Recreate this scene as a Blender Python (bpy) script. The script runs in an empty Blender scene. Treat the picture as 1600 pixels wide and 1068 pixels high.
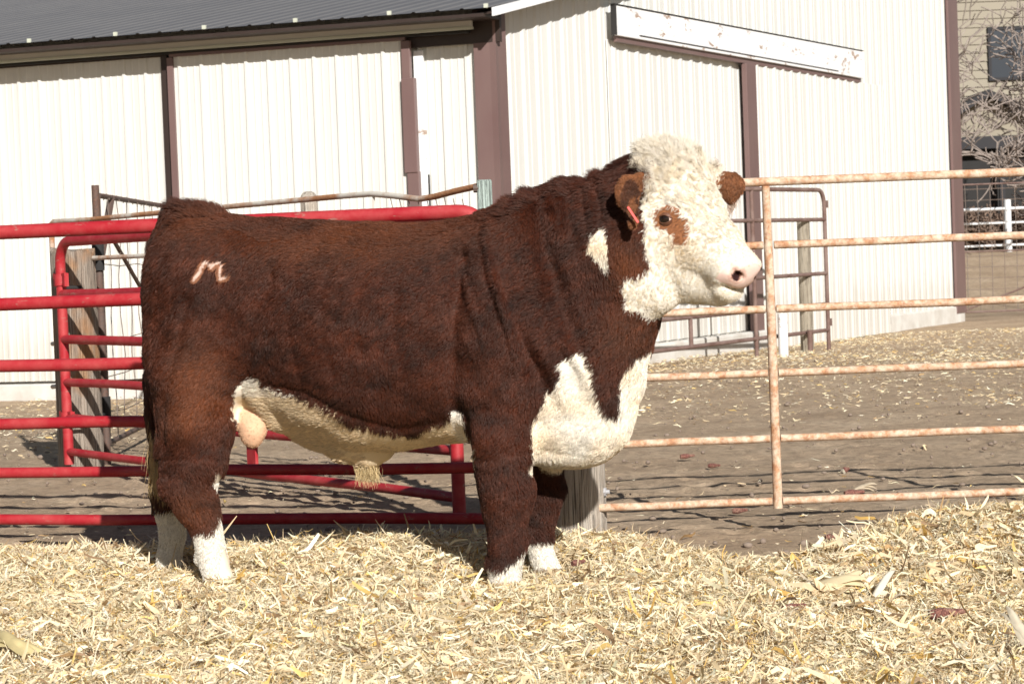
import bpy, math, random
import numpy as np
from mathutils import Vector, Matrix, kdtree
from mathutils.bvhtree import BVHTree

SC = bpy.context.scene
COL = SC.collection
R = math.radians
rng = np.random.default_rng(7)
random.seed(7)

# ------------------------------------------------------------------ camera
FPX = 3700.0                      # focal length in photo pixels (photo is 1600 wide)
EYE = Vector((0, 0, 1.2))
pitch, roll = math.atan(134 / FPX), R(2.2)
X0, U0 = Vector((1, 0, 0)), Vector((0, math.sin(pitch), math.cos(pitch)))
FW = Vector((0, math.cos(pitch), -math.sin(pitch)))
CR = math.cos(roll) * X0 - math.sin(roll) * U0
CU = math.sin(roll) * X0 + math.cos(roll) * U0
cam = bpy.data.cameras.new("camera")
cam.lens = 36 * FPX / 1600
cam.sensor_width = 36
cam.clip_start, cam.clip_end = 0.1, 2000
cam.dof.use_dof = True
cam.dof.focus_distance = 8.4
cam.dof.aperture_fstop = 13
camo = bpy.data.objects.new("camera", cam)
COL.objects.link(camo)
camo.matrix_world = Matrix(((CR.x, CU.x, -FW.x, EYE.x), (CR.y, CU.y, -FW.y, EYE.y), (CR.z, CU.z, -FW.z, EYE.z), (0, 0, 0, 1)))
SC.camera = camo

# ------------------------------------------------------------------ light
SUN_AZ, SUN_EL = R(17), R(28)     # azimuth: to the right of straight behind the camera
to_sun = Vector((math.sin(SUN_AZ) * math.cos(SUN_EL), -math.cos(SUN_AZ) * math.cos(SUN_EL), math.sin(SUN_EL)))
sl = bpy.data.lights.new("sun", 'SUN')
sl.energy, sl.angle, sl.color = 4.9, R(0.53), (1.0, 0.97, 0.925)
so = bpy.data.objects.new("sun", sl)
COL.objects.link(so)
so.rotation_euler = to_sun.to_track_quat('Z', 'Y').to_euler()
w = bpy.data.worlds.new("World")
SC.world = w
w.use_nodes = True
nt = w.node_tree
bg = nt.nodes["Background"]
sky = nt.nodes.new("ShaderNodeTexSky")
sky.sky_type = 'NISHITA'
sky.sun_disc = False
sky.sun_elevation = SUN_EL
sky.sun_rotation = math.atan2(to_sun.x, to_sun.y)
nt.links.new(sky.outputs[0], bg.inputs[0])
bg.inputs[1].default_value = 0.040
SC.view_settings.view_transform = 'Standard'
SC.view_settings.look = 'None'
SC.view_settings.exposure = 0.45
SC.view_settings.gamma = 1
SC.cycles.max_bounces = 6
SC.cycles.transparent_max_bounces = 6
SC.cycles.use_denoising = True

# ------------------------------------------------------------------ helpers
def ray(px, py):
    return (FW + CR * ((px - 800) / FPX) + CU * ((534 - py) / FPX))

def at(px, py, D):                # point seen at a photo pixel, D metres ahead
    r = ray(px, py)
    return EYE + r * (D / r.y)

def gnd(px, D, z=0.0):            # point at height z below/above pixel column px at distance D
    t = at(px, 500, D)
    for _ in range(3):            # follow the column down (the camera is slightly rolled)
        y = proj(Vector((t.x, D, z)))[1]
        t = at(px, y, D)
    return Vector((t.x, D, z))

def proj(p):
    v = Vector(p) - EYE
    d = v.dot(FW)
    return (800 + FPX * v.dot(CR) / d, 534 - FPX * v.dot(CU) / d)

NEYE, NCR, NCU, NFW = (np.array(v) for v in (EYE, CR, CU, FW))
def projn(P):
    V = P - NEYE
    d = V @ NFW
    return 800 + FPX * (V @ NCR) / d, 534 - FPX * (V @ NCU) / d

def _h(ix, iy, iz, s):
    n = (ix * 374761393 + iy * 668265263 + iz * 2147483647 + s * 1274126177) & 0xffffffff
    n = ((n ^ (n >> 13)) * 1274126177) & 0xffffffff
    n = (n ^ (n >> 16)) & 0xffffff
    return n / float(0xffffff)

def vnoise(P, s=0):               # value noise -1..1
    P = np.asarray(P, dtype=np.float64)
    i = np.floor(P).astype(np.int64)
    f = P - i
    f = f * f * (3 - 2 * f)
    o = 0
    for dx in (0, 1):
        for dy in (0, 1):
            for dz in (0, 1):
                wgt = (f[:, 0] if dx else 1 - f[:, 0]) * (f[:, 1] if dy else 1 - f[:, 1]) * (f[:, 2] if dz else 1 - f[:, 2])
                o = o + wgt * _h(i[:, 0] + dx, i[:, 1] + dy, i[:, 2] + dz, s)
    return o * 2 - 1

def fbm(P, s=0, n=3):
    a, t = 1.0, 0
    for k in range(n):
        t = t + a * vnoise(P * 2 ** k, s + k)
        a *= 0.5
    return t / 1.75

def inpoly(x, y, poly):
    x, y = np.asarray(x), np.asarray(y)
    c = np.zeros(x.shape, bool)
    n = len(poly)
    for i in range(n):
        x1, y1 = poly[i]
        x2, y2 = poly[(i + 1) % n]
        if y1 == y2:
            continue
        m = ((y1 > y) != (y2 > y)) & (x < (x2 - x1) * (y - y1) / (y2 - y1) + x1)
        c ^= m
    return c

def tag(o, label=None, cat=None, group=None, kind=None):
    if label: o["label"] = label
    if cat: o["category"] = cat
    if group: o["group"] = group
    if kind: o["kind"] = kind
    return o

def empty(name, loc=(0, 0, 0), **k):
    o = bpy.data.objects.new(name, None)
    o.location = loc
    COL.objects.link(o)
    return tag(o, **k)

class MB:
    def __init__(s):
        s.v, s.f = [], []
    def add(s, vs, fs):
        b = len(s.v)
        s.v += [tuple(v) for v in vs]
        s.f += [tuple(b + i for i in f) for f in fs]
    def box(s, o, a, b, c):       # corner + three edge vectors
        o, a, b, c = map(Vector, (o, a, b, c))
        vs = [o, o + a, o + a + b, o + b, o + c, o + a + c, o + a + b + c, o + b + c]
        fs = [(0, 3, 2, 1), (4, 5, 6, 7), (0, 1, 5, 4), (1, 2, 6, 5), (2, 3, 7, 6), (3, 0, 4, 7)]
        if a.cross(b).dot(c) < 0: fs = [f[::-1] for f in fs]
        s.add(vs, fs)
    def tube(s, pts, r, n=12, cap=True):
        pts = [Vector(p) for p in pts]
        m = len(pts)
        rs = r if isinstance(r, (list, tuple)) else [r] * m
        prev = None
        b = len(s.v)
        for i, p in enumerate(pts):
            t = (pts[min(i + 1, m - 1)] - pts[max(i - 1, 0)]).normalized()
            if prev is None:
                ref = Vector((0, 0, 1)) if abs(t.z) < .9 else Vector((1, 0, 0))
                u = t.cross(ref).normalized()
            else:
                u = (prev - t * prev.dot(t)).normalized()
            prev = u
            v = t.cross(u)
            for k in range(n):
                a = 2 * math.pi * k / n
                s.v.append(tuple(p + (u * math.cos(a) + v * math.sin(a)) * rs[i]))
        for i in range(m - 1):
            for k in range(n):
                k2 = (k + 1) % n
                s.f.append((b + i * n + k, b + i * n + k2, b + (i + 1) * n + k2, b + (i + 1) * n + k))
        if cap:
            s.f.append(tuple(b + k for k in range(n))[::-1])
            s.f.append(tuple(b + (m - 1) * n + k for k in range(n)))
    def build(s, name, m, parent=None, smooth=None, bevel=0, **k):
        me = bpy.data.meshes.new(name)
        me.from_pydata(s.v, [], s.f)
        me.update()
        if smooth is not None:
            me.polygons.foreach_set('use_smooth', [True] * len(me.polygons))
            if smooth < 180: me.set_sharp_from_angle(angle=R(smooth))
        me.materials.append(m)
        o = bpy.data.objects.new(name, me)
        COL.objects.link(o)
        if parent:
            o.parent = parent
            o.location = -Vector(parent.location) if parent.parent is None else (0, 0, 0)
        if bevel:
            b = o.modifiers.new("bevel", 'BEVEL')
            b.width, b.segments, b.limit_method = bevel, 2, 'ANGLE'
        return tag(o, **k)

def npmesh(name, V, F, m, parent=None, smooth=False, col=None, colname='col'):
    """fast mesh from numpy arrays; F is (n,4) or (n,3)"""
    me = bpy.data.meshes.new(name)
    n, k = F.shape
    me.vertices.add(len(V))
    me.vertices.foreach_set('co', np.ascontiguousarray(V, dtype=np.float32).ravel())
    me.loops.add(n * k)
    me.loops.foreach_set('vertex_index', F.astype(np.int32).ravel())
    me.polygons.add(n)
    me.polygons.foreach_set('loop_start', np.arange(0, n * k, k, dtype=np.int32))
    me.polygons.foreach_set('loop_total', np.full(n, k, dtype=np.int32))
    me.polygons.foreach_set('use_smooth', np.full(n, smooth))
    me.update(calc_edges=True)
    me.validate()
    if col is not None:
        a = me.attributes.new(colname, 'FLOAT_COLOR', 'POINT')
        c = np.ones((len(V), 4), np.float32)
        c[:, :3] = col
        a.data.foreach_set('color', c.ravel())
    me.materials.append(m)
    o = bpy.data.objects.new(name, me)
    COL.objects.link(o)
    if parent: o.parent = parent
    return o

# ------------------------------------------------------------------ materials
class NT:
    def __init__(s, name):
        s.m = bpy.data.materials.new(name)
        s.m.use_nodes = True
        s.t = s.m.node_tree
        s.b = s.t.nodes["Principled BSDF"]
        s.tc = None
    def n(s, typ, **kw):
        x = s.t.nodes.new(typ)
        for k, v in kw.items(): setattr(x, k, v)
        return x
    def l(s, a, b): s.t.links.new(a, b)
    def coord(s, scale=(1, 1, 1)):
        if s.tc is None: s.tc = s.n("ShaderNodeTexCoord")
        mp = s.n("ShaderNodeMapping")
        mp.inputs['Scale'].default_value = scale
        s.l(s.tc.outputs['Object'], mp.inputs[0])
        return mp.outputs[0]
    def noise(s, sc, scale=(1, 1, 1), detail=4, rough=.6, dist=0):
        x = s.n("ShaderNodeTexNoise")
        x.inputs['Scale'].default_value = sc
        x.inputs['Detail'].default_value = detail
        x.inputs['Roughness'].default_value = rough
        x.inputs['Distortion'].default_value = dist
        s.l(s.coord(scale), x.inputs['Vector'])
        return x.outputs['Fac']
    def ramp(s, fac, stops):
        r = s.n("ShaderNodeValToRGB")
        e = r.color_ramp.elements
        while len(e) < len(stops): e.new(.5)
        for i, (p, c) in enumerate(stops):
            e[i].position = p
            c = (c, c, c) if isinstance(c, (int, float)) else c
            e[i].color = (*c, 1)
        s.l(fac, r.inputs[0])
        return r.outputs[0]
    def mix(s, fac, a, b, mode='MIX'):
        x = s.n("ShaderNodeMix", data_type='RGBA', blend_type=mode)
        for sock, v in ((x.inputs[0], fac), (x.inputs[6], a), (x.inputs[7], b)):
            if isinstance(v, (int, float)): sock.default_value = v
            elif isinstance(v, tuple): sock.default_value = (*v, 1)
            else: s.l(v, sock)
        return x.outputs[2]
    def color(s, c):
        if isinstance(c, tuple): s.b.inputs['Base Color'].default_value = (*c, 1)
        else: s.l(c, s.b.inputs['Base Color'])
    def rough(s, v):
        if isinstance(v, (int, float)): s.b.inputs['Roughness'].default_value = v
        else: s.l(v, s.b.inputs['Roughness'])
    def bump(s, h, strength=.3, dist=.01):
        x = s.n("ShaderNodeBump")
        x.inputs['Strength'].default_value = strength
        x.inputs['Distance'].default_value = dist
        s.l(h, x.inputs['Height'])
        s.l(x.outputs[0], s.b.inputs['Normal'])

def m_paint(name, base, dirt, rough=.45, amt=.5, sc=3.0, stretch=(1, 1, .25), bumpy=0.0, splash=0):
    t = NT(name)
    f = t.ramp(t.noise(sc, stretch, 6, .65), [(.35, 0.0), (.75, amt)])
    c = t.mix(f, base, dirt)
    if splash:                     # dirt splashed up the foot of the wall, thin rust drips
        sx = t.n("ShaderNodeSeparateXYZ"); t.l(t.coord(), sx.inputs[0])
        ad = t.n("ShaderNodeMath", operation='MULTIPLY_ADD')
        t.l(t.noise(4, (1, 1, .6), 5), ad.inputs[0]); ad.inputs[1].default_value = -.9
        t.l(sx.outputs['Z'], ad.inputs[2])
        c = t.mix(t.ramp(ad.outputs[0], [(.0, splash), (.35, 0.0)]), c, (.40, .33, .25))
        c = t.mix(t.ramp(t.noise(9, (1, 1, .05), 4, .7), [(.66, 0.0), (.74, .22)]), c, (.42, .36, .27))
    t.color(c)
    t.rough(rough)
    if bumpy: t.bump(t.noise(14, (1, 1, .4), 3), bumpy, .01)
    return t.m

M = {}
M['siding'] = m_paint('cream_steel', (.645, .642, .605), (.53, .49, .43), .42, .40, 1.6, (1.5, 1.5, .22), .12, .28)
M['siding_gable'] = m_paint('cream_steel_gable', (.650, .647, .615), (.54, .51, .45), .42, .38, 1.2, (1.5, 1.5, .22), .12, .28)
M['mauve'] = m_paint('mauve_trim', (.150, .090, .084), (.20, .14, .125), .4, .5, 2.2, (1, 1, .5), .05)
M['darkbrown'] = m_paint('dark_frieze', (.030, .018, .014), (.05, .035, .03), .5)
M['roof'] = m_paint('grey_roof_steel', (.115, .113, .116), (.155, .15, .148), .62, .6, 1.2, (1, 1, 1))
M['concrete'] = m_paint('concrete', (.62, .60, .56), (.40, .36, .30), .85, .8, 3.5, (1, 1, 1), .3)
M['closure'] = m_paint('foam_closure', (.52, .54, .45), (.38, .38, .3), .8)
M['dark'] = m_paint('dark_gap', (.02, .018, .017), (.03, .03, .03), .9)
M['beige'] = m_paint('beige_lap_siding', (.27, .235, .175), (.20, .175, .13), .7, .6, .8, (1, 1, 1))  # base colour darkened to carry the tree shade on the wall
M['housetrim'] = m_paint('house_trim', (.020, .019, .022), (.03, .028, .028), .8)
M['whitepipe'] = m_paint('white_pipe_paint', (.72, .74, .76), (.5, .5, .48), .45, .6)
M['galv'] = m_paint('galvanised_bolt', (.45, .46, .48), (.25, .22, .2), .4)
M['wire'] = m_paint('dull_wire', (.16, .13, .11), (.22, .12, .07), .6)

def m_flaky(name, sc=3.6):
    t = NT(name)
    n1 = t.noise(sc, (1, 1, 2.2), 6, .7, .4)
    chip = t.ramp(n1, [(.60, 0.0), (.625, 1.0)])
    w_ = t.ramp(t.noise(30, (1, 1, 2), 3), [(.3, (.30, .17, .11)), (.7, (.42, .36, .30))])
    white = t.ramp(t.noise(3, (1, 1, 1), 4), [(.3, (.66, .67, .69)), (.7, (.78, .78, .77))])
    t.color(t.mix(chip, white, w_))
    t.rough(.7)
    t.bump(n1, .25, .01)
    return t.m
M['flaky'] = m_flaky('flaking_white_paint')

def m_red():
    t = NT('red_gate_paint')
    f = t.ramp(t.noise(6, (1, 1, 1), 6, .7), [(.42, 0.0), (.72, .8)])
    c = t.mix(f, (.35, .010, .018), (.46, .075, .07))
    c = t.mix(t.ramp(t.noise(11, (1, 1, 3), 6, .75, .5), [(.60, 0.0), (.66, .55)]), c, (.30, .21, .16))
    sp = t.ramp(t.noise(45, (1, 1, 1), 3, .6), [(.74, 0.0), (.78, .8)])
    c = t.mix(sp, c, (.58, .30, .27))
    t.color(c)
    t.rough(t.ramp(t.noise(9), [(.3, .42), (.7, .68)]))
    return t.m
M['red'] = m_red()

def m_rust(name, paint, rust, rust2, lo=.42, hi=.58, sc=14):
    t = NT(name)
    n1 = t.noise(sc, (.35, .35, .35), 8, .72, .2)
    n2 = t.noise(70, (1, 1, 1), 4, .7)
    rc = t.ramp(n2, [(.35, rust2), (.62, rust)])
    c = t.mix(t.ramp(n1, [(lo, 0.0), (hi, 1.0)]), paint, rc)
    t.color(c)
    t.rough(.75)
    t.bump(n2, .25, .004)
    return t.m
M['rusty'] = m_rust('rusty_cream_pipe', (.66, .56, .43), (.50, .27, .14), (.30, .13, .065), .34, .60, 60)
M['rustwhite'] = m_rust('rusty_white_pipe', (.58, .54, .47), (.42, .20, .09), (.25, .11, .05), .44, .58, 6)
M['brownpipe'] = m_rust('brown_pipe', (.20, .135, .115), (.15, .085, .065), (.10, .055, .045), .4, .6, 10)
M['darkpipe'] = m_rust('dark_rust_pipe', (.105, .075, .062), (.14, .07, .045), (.06, .04, .035), .4, .6, 12)

def m_wood(name, c1, c2, c3, warm=None):
    t = NT(name)
    g = t.noise(55, (1.6, 1.6, .045), 7, .70, .25)
    g2 = t.noise(120, (1.6, 1.6, .035), 4, .6)
    c = t.ramp(g, [(.32, c3), (.43, c2), (.62, c1)])
    c = t.mix(t.ramp(g2, [(.36, .75), (.46, 0.0)]), c, tuple(x * .22 for x in c3))
    if warm:
        c = t.mix(t.ramp(t.noise(3.5, (1, 1, .6), 3), [(.52, 0.0), (.62, .8)]), c, warm)
    t.color(c)
    t.rough(.9)
    hh = t.mix(.5, t.ramp(g, [(.3, 0.0), (.6, 1.0)]), t.ramp(g2, [(.34, 0.0), (.5, 1.0)]))
    t.bump(hh, .9, .012)
    return t.m
M['greywood'] = m_wood('weathered_grey_wood', (.60, .54, .46), (.42, .35, .28), (.17, .13, .10))
M['warmwood'] = m_wood('weathered_warm_wood', (.40, .34, .28), (.28, .22, .17), (.14, .10, .08), (.36, .18, .075))
M['palewood'] = m_wood('pale_post_wood', (.42, .37, .29), (.33, .28, .21), (.20, .16, .12))
M['mintwood'] = m_wood('mint_painted_wood', (.44, .52, .47), (.38, .46, .42), (.25, .29, .26))

def m_attr(name, rough=.7, attr='col', spec=.3, transl=0.0, bump=0.0):
    t = NT(name)
    a = t.n("ShaderNodeAttribute", attribute_name=attr)
    t.color(a.outputs['Color'])
    t.rough(rough)
    t.b.inputs['Specular IOR Level'].default_value = spec
    if bump: t.bump(t.noise(220, (1, 1, 1), 3), bump, .002)
    if transl:
        out = t.t.nodes["Material Output"]
        tr = t.n("ShaderNodeBsdfTranslucent")
        t.l(a.outputs['Color'], tr.inputs['Color'])
        mx = t.n("ShaderNodeMixShader")
        mx.inputs[0].default_value = transl
        t.l(t.b.outputs[0], mx.inputs[1])
        t.l(tr.outputs[0], mx.inputs[2])
        t.l(mx.outputs[0], out.inputs[0])
    return t.m
M['straw'] = m_attr('corn_stover', .55, transl=.15, spec=.3)
M['skin'] = m_attr('bull_skin', .7, spec=.08, bump=.4)

def m_hair(name):
    t = NT(name)
    a = t.n("ShaderNodeAttribute", attribute_name='col')
    t.color(a.outputs['Color'])
    t.rough(.45)
    t.b.inputs['Specular IOR Level'].default_value = .18
    out = t.t.nodes["Material Output"]
    h = t.n("ShaderNodeBsdfHair")
    h.component = 'Reflection'
    h.inputs['RoughnessU'].default_value = .28
    h.inputs['RoughnessV'].default_value = .7
    g = t.mix(.5, a.outputs['Color'], (.70, .52, .42))
    t.l(g, h.inputs['Color'])
    mx = t.n("ShaderNodeMixShader")
    mx.inputs[0].default_value = .07
    t.l(t.b.outputs[0], mx.inputs[1])
    t.l(h.outputs[0], mx.inputs[2])
    t.l(mx.outputs[0], out.inputs[0])
    return t.m
M['hair'] = m_hair('bull_hair')

def m_ground():
    t = NT('trampled_dirt')
    g = t.n("ShaderNodeNewGeometry")
    def pn(sc, scale=(1, 1, 1), d=6, r=.65):
        mp = t.n("ShaderNodeMapping")
        mp.inputs['Scale'].default_value = scale
        t.l(g.outputs['Position'], mp.inputs[0])
        x = t.n("ShaderNodeTexNoise")
        x.inputs['Scale'].default_value = sc
        x.inputs['Detail'].default_value = d
        x.inputs['Roughness'].default_value = r
        t.l(mp.outputs[0], x.inputs[0])
        return x.outputs['Fac']
    c = t.ramp(pn(1.3, d=5), [(.3, (.35, .250, .165)), (.55, (.48, .358, .245)), (.75, (.57, .445, .315))])
    c = t.mix(t.ramp(pn(14, d=6), [(.42, 0.0), (.68, .75)]), c, (.24, .18, .125))
    c = t.mix(t.ramp(pn(60, (1, 1.6, 1), 3), [(.60, 0.0), (.66, .6)]), c, (.64, .53, .35))
    t.color(c)
    t.rough(.95)
    t.b.inputs['Specular IOR Level'].default_value = .1
    t.bump(pn(30, d=8, r=.75), .7, .03)
    return t.m
M['ground'] = m_ground()
M['bark'] = m_paint('bare_bark', (.36, .30, .26), (.20, .16, .14), .9, .9, 6, (1, 1, 1))
M['brush'] = m_paint('brush_twigs', (.20, .135, .10), (.28, .2, .15), .9, .9, 6, (1, 1, 1))
M['glass'] = m_paint('dark_window_glass', (.010, .017, .028), (.02, .03, .045), .30, .6, .6, (1, 1, 1))

# ================================================================== GROUND
def gh(X, Y):                     # terrain height, flat yard rising softly towards the house
    t = np.clip((Y - 37) / 12, 0, 1)
    s = t * t * (3 - 2 * t)
    side = np.clip((X - 4.5) / 2, 0, 1)
    h = .95 * s * side
    m = np.exp(-(((X - 2.6) / 2.6) ** 2 + ((Y - 22.5) / 4.5) ** 2)) * .10     # worn rise by the gable doors
    return h + m

def axis(segs):
    out = []
    for a, b, n in segs: out += list(np.linspace(a, b, n, endpoint=False))
    return np.array(out + [segs[-1][1]])
gx = axis([(-400, -60, 8), (-60, -8, 40), (-8, -3.4, 40), (-3.4, 4.2, 270), (4.2, 10, 60), (10, 60, 40), (60, 400, 8)])
gy = axis([(-60, 3, 20), (3, 8.2, 30), (8.2, 13, 210), (13, 24, 150), (24, 60, 70), (60, 900, 12)])
GX, GY = np.meshgrid(gx, gy)
P = np.stack([GX.ravel(), GY.ravel(), np.zeros(GX.size)], 1)
fade = np.clip(1.25 - np.abs(P[:, 1] - 12) / 30, 0.15, 1)
H = gh(P[:, 0], P[:, 1]) + fade * (.016 * fbm(P * [1.3, 1.7, 1], 1) + .008 * fbm(P * 5.5, 5) + .008 * np.abs(fbm(P * 14, 9, 2)) + .005 * fbm(P * 27, 15, 2) - .016)
# hoof prints in the churned yard
for _ in range(240):
    cx, cy = rng.uniform(-3.2, 4.0), rng.uniform(9.8, 15)
    r = rng.uniform(.05, .085)
    d2 = ((P[:, 0] - cx) ** 2 + (P[:, 1] - cy) ** 2) / r ** 2
    H += -.016 * np.exp(-d2) + .009 * np.exp(-(np.sqrt(d2) - 1.5) ** 2 * 5)
P[:, 2] = H
nx, ny = len(gx), len(gy)
I = np.arange(nx * ny).reshape(ny, nx)
F = np.stack([I[:-1, :-1].ravel(), I[:-1, 1:].ravel(), I[1:, 1:].ravel(), I[1:, :-1].ravel()], 1)
tag(npmesh('ground', P, F, M['ground'], smooth=True), kind='structure')

# ================================================================== BARN
C0 = at(777, 280, 21.3)
C0.z = 0
L0 = at(0, 60, 23.0)
R0 = at(1497, 300, 34.8)
eL = Vector((L0.x - C0.x, L0.y - C0.y, 0)).normalized()          # along the long wall, away to the left
eR = Vector((R0.x - C0.x, R0.y - C0.y, 0)).normalized()          # along the gable wall, away to the right
nL = Vector((-eL.y, eL.x, 0)); nL = nL if nL.y < 0 else -nL
nR = Vector((-eR.y, eR.x, 0)); nR = nR if nR.x > 0 else -nR
LEN_R = (Vector((R0.x, R0.y, 0)) - C0).length
Z = Vector((0, 0, 1))
def W(e, n, px, py, off=0.0):     # (distance along the wall, height) of the point seen at a photo pixel
    o = C0 + n * off
    r = ray(px, py)
    t = (o - EYE).dot(n) / r.dot(n)
    p = EYE + r * t - o
    return p.dot(e), p.z
WL = lambda px, py, off=0.0: W(eL, nL, px, py, off)
WR = lambda px, py, off=0.0: W(eR, nR, px, py, off)

GAB = [(0, 0), (.034, .018), (.076, .018), (.110, 0), (.150, 0), (.156, .004), (.170, .004), (.176, 0)]
def siding(mb, e, n, s0, s1, zb, zt, off, pitch_=.2286, phase=0.0):
    """ribbed steel sheet; zb/zt are numbers or functions of s"""
    prof = [(0, 0), (.012, .019), (.034, .019), (.046, 0), (.088, 0), (.094, .004), (.106, .004), (.112, 0), (.160, 0), (.166, .004), (.178, .004), (.184, 0)]
    if e is eR: prof, pitch_ = GAB, .29
    pts = []
    k0 = math.floor((s0 - phase) / pitch_) - 1
    s = s0
    pts.append((s0, 0))
    for k in range(k0, k0 + int((s1 - s0) / pitch_) + 4):
        lap = .003 if k % 4 == 0 else 0
        for a, h in prof:
            q = k * pitch_ + phase + a
            if s0 < q < s1: pts.append((q, h + lap))
    pts.append((s1, 0))
    fb = zb if callable(zb) else (lambda s: zb)
    ft = zt if callable(zt) else (lambda s: zt)
    vs, fs = [], []
    for q, h in pts:
        b = C0 + e * q + n * (off + h)
        vs += [b + Z * fb(q), b + Z * ft(q)]
    for i in range(len(pts) - 1):
        a = 2 * i
        f = (a, a + 2, a + 3, a + 1)
        fs.append(f)
    mb.add(vs, fs)

def bar(mb, e, n, s0, z0, s1, z1, w_, off, th):
    """board lying against the wall from (s0,z0) to (s1,z1) (lower edge), w_ high"""
    o = C0 + e * s0 + n * off + Z * z0
    mb.box(o, e * (s1 - s0) + Z * (z1 - z0), Z * w_, n * th)

def plank(mb, e, n, s0, s1, z0, z1, off, th):
    mb.box(C0 + e * s0 + n * off + Z * z0, e * (s1 - s0), Z * (z1 - z0), n * th)

barn = empty('barn', C0.copy(), label='long cream steel barn with grey roof and mauve trim behind the bull', cat='barn')
EAVE = WL(0, 60, .5)[1]
SLOPE = .19
LW = 13.0                          # long wall length
RIDGE = 12.6
def gz(s):                         # gable wall top
    return EAVE + SLOPE * s if s < RIDGE else EAVE + SLOPE * RIDGE - SLOPE * (s - RIDGE)

# long wall: fixed sheet on its right end and behind the doors
s_mid0, s_mid1 = WL(640, 200)[0], WL(274, 200)[0]
z_bot = .14
mb = MB(); siding(mb, eL, nL, .16, LW, z_bot, EAVE + .02, 0.0)
mb.build('long_wall', M['siding'], barn, smooth=25)
mb = MB(); siding(mb, eR, nR, .12, LEN_R - .05, .2, gz, 0.0)
mb.build('gable_wall', M['siding_gable'], barn, smooth=25)
# back walls close the building
mb = MB()
B1, B2 = C0 + eL * LW, C0 + eR * LEN_R
mb.add([B1, B1 + eR * LEN_R, B1 + eR * LEN_R + Z * gz(LEN_R), B1 + eR * RIDGE + Z * gz(RIDGE), B1 + Z * EAVE], [(0, 1, 2, 3, 4)])
mb.add([B2, B1 + eR * LEN_R, B1 + eR * LEN_R + Z * gz(LEN_R), B2 + Z * gz(LEN_R)], [(0, 1, 2, 3)])
mb.build('rear_wall', M['siding'], barn)

# roof sheets with ribs
ov = .50
eave_pts = []
mb = MB()
def roof_z(d): return EAVE + SLOPE * d
prof = [(0, 0), (.012, .010), (.034, .010), (.046, 0), (.2286, 0)]
k = 0
rows = []
s = -.22
while s < LW + .3:
    for a, h in prof[:4]:
        rows.append((s + a, h))
    s += .2286
vs, fs = [], []
for q, h in rows:
    for d in (-ov, RIDGE):
        vs.append(C0 + eL * q + eR * (d / max(.3, eR.dot(-nL))) * 1.0 + Z * (roof_z(d) + h + .035))
for i in range(len(rows) - 1):
    a = 2 * i
    fs.append((a, a + 1, a + 3, a + 2))
mb.add(vs, fs)
o_l, o_r = C0 - eL * .22 + eR * (RIDGE) , C0 + eL * (LW + .3) + eR * RIDGE
d2 = LEN_R - RIDGE + .5
mb.add([o_l + Z * roof_z(RIDGE), o_r + Z * roof_z(RIDGE), o_r + eR * d2 + Z * (roof_z(RIDGE) - SLOPE * d2), o_l + eR * d2 + Z * (roof_z(RIDGE) - SLOPE * d2)], [(0, 1, 2, 3)])
roof = mb.build('roof', M['roof'], barn, smooth=25)
mb = MB()                          # screw heads
s = -.1
sc_ = 1 / max(.3, eR.dot(-nL))
while s < LW:
    for d in (-.30, .35, 1.0, 1.65):
        c = C0 + eL * (s + .115 + .01 * math.sin(s * 9)) + eR * d * sc_ + Z * (roof_z(d) + .04)
        mb.box(c, eL * .02, eR * .02, Z * .012)
    s += .2286 * 3
# foam closures peeping out under the ribs at the eave
mb = MB()
s = -.22
i = 0
while s < LW:
    if i % 4 == 0:
        c = C0 + eL * (s - .005) + eR * (-ov - .01) * sc_ + Z * (roof_z(-ov) + .034)
        mb.box(c + eL * .012, eL * .034, eR * .02, Z * .036); mb.build('foam_closure', M['closure'], roof); mb = MB()
    s += .2286; i += 1
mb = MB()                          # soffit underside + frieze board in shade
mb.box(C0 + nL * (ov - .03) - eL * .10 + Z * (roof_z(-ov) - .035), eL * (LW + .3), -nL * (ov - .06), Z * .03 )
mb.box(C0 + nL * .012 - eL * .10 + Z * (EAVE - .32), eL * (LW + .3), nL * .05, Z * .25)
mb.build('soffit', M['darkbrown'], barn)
# rake board on the gable
mb = MB()
ra = C0 + nR * .22 - eL * 0 + eR * (-.42)
L_ = LEN_R + .6
mb.box(ra + Z * (roof_z(-.42) - .05), eR * (RIDGE + .42) + Z * SLOPE * (RIDGE + .42), nR * .03, Z * .075)
mb.box(C0 + eR * RIDGE + nR * .22 + Z * (roof_z(RIDGE) - .13), eR * d2 - Z * SLOPE * d2, nR * .03, Z * .15)
mb.build('rake_board', M['flaky'], barn)
mb = MB()
mb.box(C0 + eR * (-.42) + Z * (roof_z(-.42) - .03), eR * (RIDGE + .42) + Z * SLOPE * (RIDGE + .42), nR * .22, Z * .02)
mb.build('rake_soffit', M['darkbrown'], barn)

# corner trims
mb = MB()
sL = WL(746, 200, .03)[0]
sR = WR(795, 280, .03)[0]
plank(mb, eL, nL, .0, sL, 0.05, EAVE - .02, .028, .03)
mb.build('corner_trim', M['mauve'], barn, bevel=.004)
mb = MB()
plank(mb, eR, nR, .002, sR, 0.05, EAVE + .02, .026, .03)
mb.build('corner_trim', M['mauve'], barn, bevel=.004)
mb = MB()
q4_ = [C0 + Z * .05 - nR * .01 - nL * .01, C0 + nL * .0585 + Z * .05 - nR * .01, C0 + nL * .0585 + nR * .057 + Z * .05, C0 + nR * .057 + Z * .05 - nL * .01]
mb.add(q4_ + [p_ + Z * (EAVE - .06) for p_ in q4_], [(0, 1, 2, 3), (7, 6, 5, 4), (0, 4, 5, 1), (1, 5, 6, 2), (2, 6, 7, 3), (3, 7, 4, 0)])
mb.build('corner_bead', M['mauve'], barn)
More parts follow.
